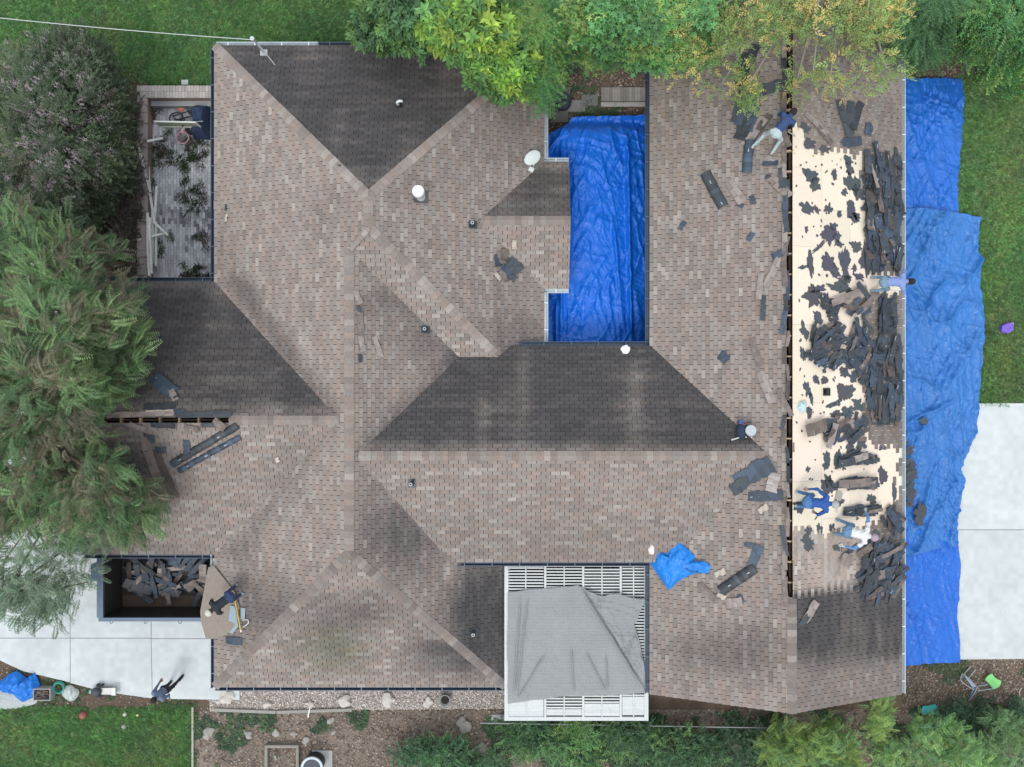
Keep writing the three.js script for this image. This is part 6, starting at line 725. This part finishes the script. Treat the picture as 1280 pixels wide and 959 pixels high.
function person(label, px, py, headingPx, pose, look, tweak = {}, onGround = false, seed = 1) {
  const J = {}, src = { ...POSE[pose], ...tweak }, head = new THREE.Vector2(...headingPx).normalize();
  const mid = pose === 'stand' ? 0 : pose === 'reach' ? 0.85 : 0.95; let base, f = null;
  if (onGround) base = W(px, py, 0).setY(0.07); else { const q = onRoof(px, py, mid); base = q.p.clone(); f = q.f; base.addScaledVector(V(head.x, 0, head.y), -0.08); const rr = roofAt(base.x, base.z); if (rr) { base.y = rr.h; f = rr.f; } }
  const t = thing('person', label, 'person', base.toArray()); t.rotation.y = -Math.atan2(head.y, head.x);
  const ground = (x, z) => { if (!f) return 0; const w = V(x, 0, z).applyAxisAngle(V(0, 1, 0), t.rotation.y).add(base); return f.h(w.x, w.z) - f.h(base.x, base.z) + 0.02; };
  const g = (n, s) => { const k = n + (s > 0 ? 'R' : 'L'); const v = src[k] || src[n]; return V(v[0], v[1], src[k] ? v[2] : v[2] * s); };
  const j = n => V(...src[n]), B = [], { skin, shirt, pants, shoe, hair, sleeve = shirt, glove = skin } = look;
  B.push([j('pelvis'), j('pelvis').lerp(j('chest'), 0.5), 0.135, 0.125, pants], [j('pelvis').lerp(j('chest'), 0.35), j('chest'), 0.135, 0.15, shirt], [j('chest'), j('neck'), 0.13, 0.065, shirt], [j('neck'), j('neck').lerp(j('head'), 0.6), 0.055, 0.055, skin]);
  const fine = [];
  for (const s of [-1, 1]) {
    const hip = g('hip', s), knee = g('knee', s), an = g('ankle', s), sh = g('shoulder', s), el = g('elbow', s), ha = g('hand', s); const gy = ground(an.x, an.z); an.y += gy; knee.y += gy * 0.5;
    B.push([hip, knee, 0.095, 0.062, pants], [knee, an, 0.062, 0.042, pants], [an.clone().add(V(-0.05, -0.045, 0)), an.clone().add(V(0.17, -0.055, 0)), 0.045, 0.036, shoe], [j('chest').lerp(sh, 0.45), sh, 0.095, 0.07, shirt], [sh, sh.clone().lerp(el, 0.55), 0.064, 0.052, shirt], [sh.clone().lerp(el, 0.5), el, 0.05, 0.044, sleeve], [el, ha, 0.043, 0.03, sleeve]);
    // hand: palm, four fingers of unequal length with a knuckle bend, thumb from the side
    const d = ha.clone().sub(el).normalize(), side = V(0, 0, 1).addScaledVector(d, -d.z).normalize(), nrm = d.clone().cross(side).multiplyScalar(s).normalize(), P = (a, b, c) => ha.clone().addScaledVector(d, a).addScaledVector(side, b).addScaledVector(nrm, c);
    fine.push([P(-0.02, 0, 0), P(0.03, 0, 0), 0.03, 0.028, glove]); for (const b of [-0.02, 0.02]) fine.push([P(0, b, 0), P(0.075, b * 1.4, 0), 0.02, 0.015, glove]);
    [[-0.034, 0.062], [-0.012, 0.075], [0.011, 0.07], [0.033, 0.054]].forEach(([b, L]) => { fine.push([P(0.075, b, 0), P(0.075 + L * 0.55, b * 1.15, 0.012), 0.0095, 0.009, glove], [P(0.075 + L * 0.55, b * 1.15, 0.012), P(0.075 + L * 0.8, b * 1.15, 0.045), 0.009, 0.008, glove]); });
    fine.push([P(0.015, -0.03, 0.005), P(0.05, -0.062, 0.02), 0.012, 0.0105, glove], [P(0.05, -0.062, 0.02), P(0.08, -0.066, 0.04), 0.0105, 0.009, glove]);
  }
  const hd = j('head'), fc = j('face').normalize(), ax = V(0, 0, 1), up = ax.clone().cross(fc).negate().normalize(); if (up.dot(hd.clone().sub(j('neck'))) < 0) up.negate(); const hp = (a, b, c) => hd.clone().addScaledVector(fc, a).addScaledVector(up, b).addScaledVector(ax, c);
  const HB = [[hp(-0.01, 0.03, 0), hp(0.0, 0.0, 0), 0.098, 0.085, skin], [hp(0.03, -0.06, 0), hp(0.05, -0.085, 0), 0.06, 0.042, skin], [hp(0.09, 0.0, 0), hp(0.108, -0.025, 0), 0.012, 0.016, skin], [hp(-0.02, -0.05, 0), j('neck'), 0.055, 0.055, skin]];
  for (const s of [-1, 1]) { HB.push([hp(-0.01, 0, s * 0.09), hp(-0.015, -0.03, s * 0.092), 0.018, 0.012, skin]); HB.push([hp(0.088, 0.012, s * 0.032), hp(0.09, 0.012, s * 0.034), 0.011, 0.011, C(0.05, 0.04, 0.035)]); } HB.push([hp(0.088, -0.06, -0.02), hp(0.088, -0.06, 0.02), 0.009, 0.009, C(0.35, 0.14, 0.12)]);
  if (!look.cap) HB.push([hp(-0.035, 0.055, 0), hp(-0.03, 0.01, 0), 0.1, 0.095, hair]); else HB.push([hp(-0.03, -0.02, 0), hp(-0.035, -0.06, 0), 0.08, 0.06, hair]);
  const geo = merge([meshBones(B, 0.017, 0.045, 0.007), meshBones(fine.slice(0, fine.length / 2), 0.0058, 0.008), meshBones(fine.slice(fine.length / 2), 0.0058, 0.008), meshBones(HB, 0.0075, 0.022)]);
  part('body', geo, MAT.cloth, t);
  if (look.cap) { const c = new THREE.SphereGeometry(0.128, 20, 12, 0, 6.283, 0, 1.85); c.scale(1.05, 0.95, 0.97); const m = new THREE.Matrix4().makeBasis(fc, up, fc.clone().cross(up)), bz = new THREE.CylinderGeometry(look.brim || 0.1, look.brim || 0.1, 0.012, 22); bz.translate(look.brim ? 0 : 0.075, 0.0, 0); const gg = merge([c.toNonIndexed(), bz.toNonIndexed()].map(x => x)); gg.applyMatrix4(m); gg.translate(...hp(-0.03, 0.03, 0).toArray()); part('cap', paint(gg, look.cap), MAT.cloth, t); }
  return t;
}
const tanSkin = C(0.42, 0.26, 0.19), brownSkin = C(0.32, 0.19, 0.13), darkHair = C(0.02, 0.017, 0.015), jean = C(0.14, 0.26, 0.42);
person('person in black shirt and pale cap bending over the board above the dumpster', 279, 752, [-0.8, 0.62], 'bent', { skin: tanSkin, shirt: C(0.018, 0.024, 0.034), pants: C(0.035, 0.055, 0.13), shoe: C(0.4, 0.45, 0.48), hair: darkHair, sleeve: tanSkin, cap: C(0.66, 0.65, 0.54) });
person('person in navy shirt and pale jeans leaning over the open ridge near the trees', 977, 158, [0.62, -0.78], 'bent', { skin: tanSkin, shirt: C(0.035, 0.075, 0.19), pants: C(0.48, 0.58, 0.6), shoe: C(0.5, 0.45, 0.38), hair: darkHair }, { ankleL: [-0.42, 0.1, -0.24], kneeL: [-0.12, 0.5, -0.2], ankleR: [-0.28, 0.1, 0.34], kneeR: [0.0, 0.48, 0.26] });
person('person in light blue shirt leaning out over the eave above the faded tarp', 1118, 352, [1, 0.02], 'reach', { skin: tanSkin, shirt: C(0.23, 0.32, 0.62), pants: C(0.2, 0.31, 0.42), shoe: C(0.3, 0.32, 0.34), hair: darkHair }, { elbowL: [0.45, 0.72, -0.36], handL: [0.56, 0.5, -0.34], elbowR: [0.46, 0.7, 0.34], handR: [0.58, 0.48, 0.3] });
person('person in bright navy top and grey cap crouching on the bare deck', 1022, 629, [1, 0.05], 'reach', { skin: tanSkin, shirt: C(0.025, 0.1, 0.36), pants: C(0.08, 0.2, 0.42), shoe: C(0.4, 0.45, 0.5), hair: darkHair, cap: C(0.45, 0.45, 0.44), sleeve: C(0.025, 0.1, 0.36) }, { elbowL: [0.12, 0.66, -0.4], handL: [-0.1, 0.5, -0.36], elbowR: [0.22, 0.62, 0.38], handR: [0.2, 0.42, 0.36] });
person('person in white shirt and mauve cap stooping with arms spread on the deck', 1072, 667, [1, 0.22], 'reach', { skin: tanSkin, shirt: C(0.76, 0.77, 0.77), pants: jean, shoe: C(0.2, 0.24, 0.28), hair: darkHair, cap: C(0.45, 0.33, 0.42), sleeve: C(0.13, 0.3, 0.55), glove: C(0.55, 0.53, 0.52) }, { elbowL: [0.36, 0.72, -0.5], handL: [0.34, 0.5, -0.7], elbowR: [0.12, 0.74, 0.48], handR: [-0.14, 0.58, 0.5] });
person('person in grey blue shirt and black trousers walking on the west driveway', 222, 848, [-0.55, 0.83], 'stand', { skin: brownSkin, shirt: C(0.17, 0.22, 0.33), pants: C(0.014, 0.016, 0.024), shoe: C(0.03, 0.04, 0.06), hair: darkHair }, { ankleL: [-0.2, 0.09, -0.12], kneeL: [0.0, 0.5, -0.11], ankleR: [0.22, 0.09, 0.12], kneeR: [0.17, 0.51, 0.12], handL: [0.16, 0.9, -0.3], handR: [-0.12, 0.88, 0.3] }, true);
renderer.render(scene, camera);
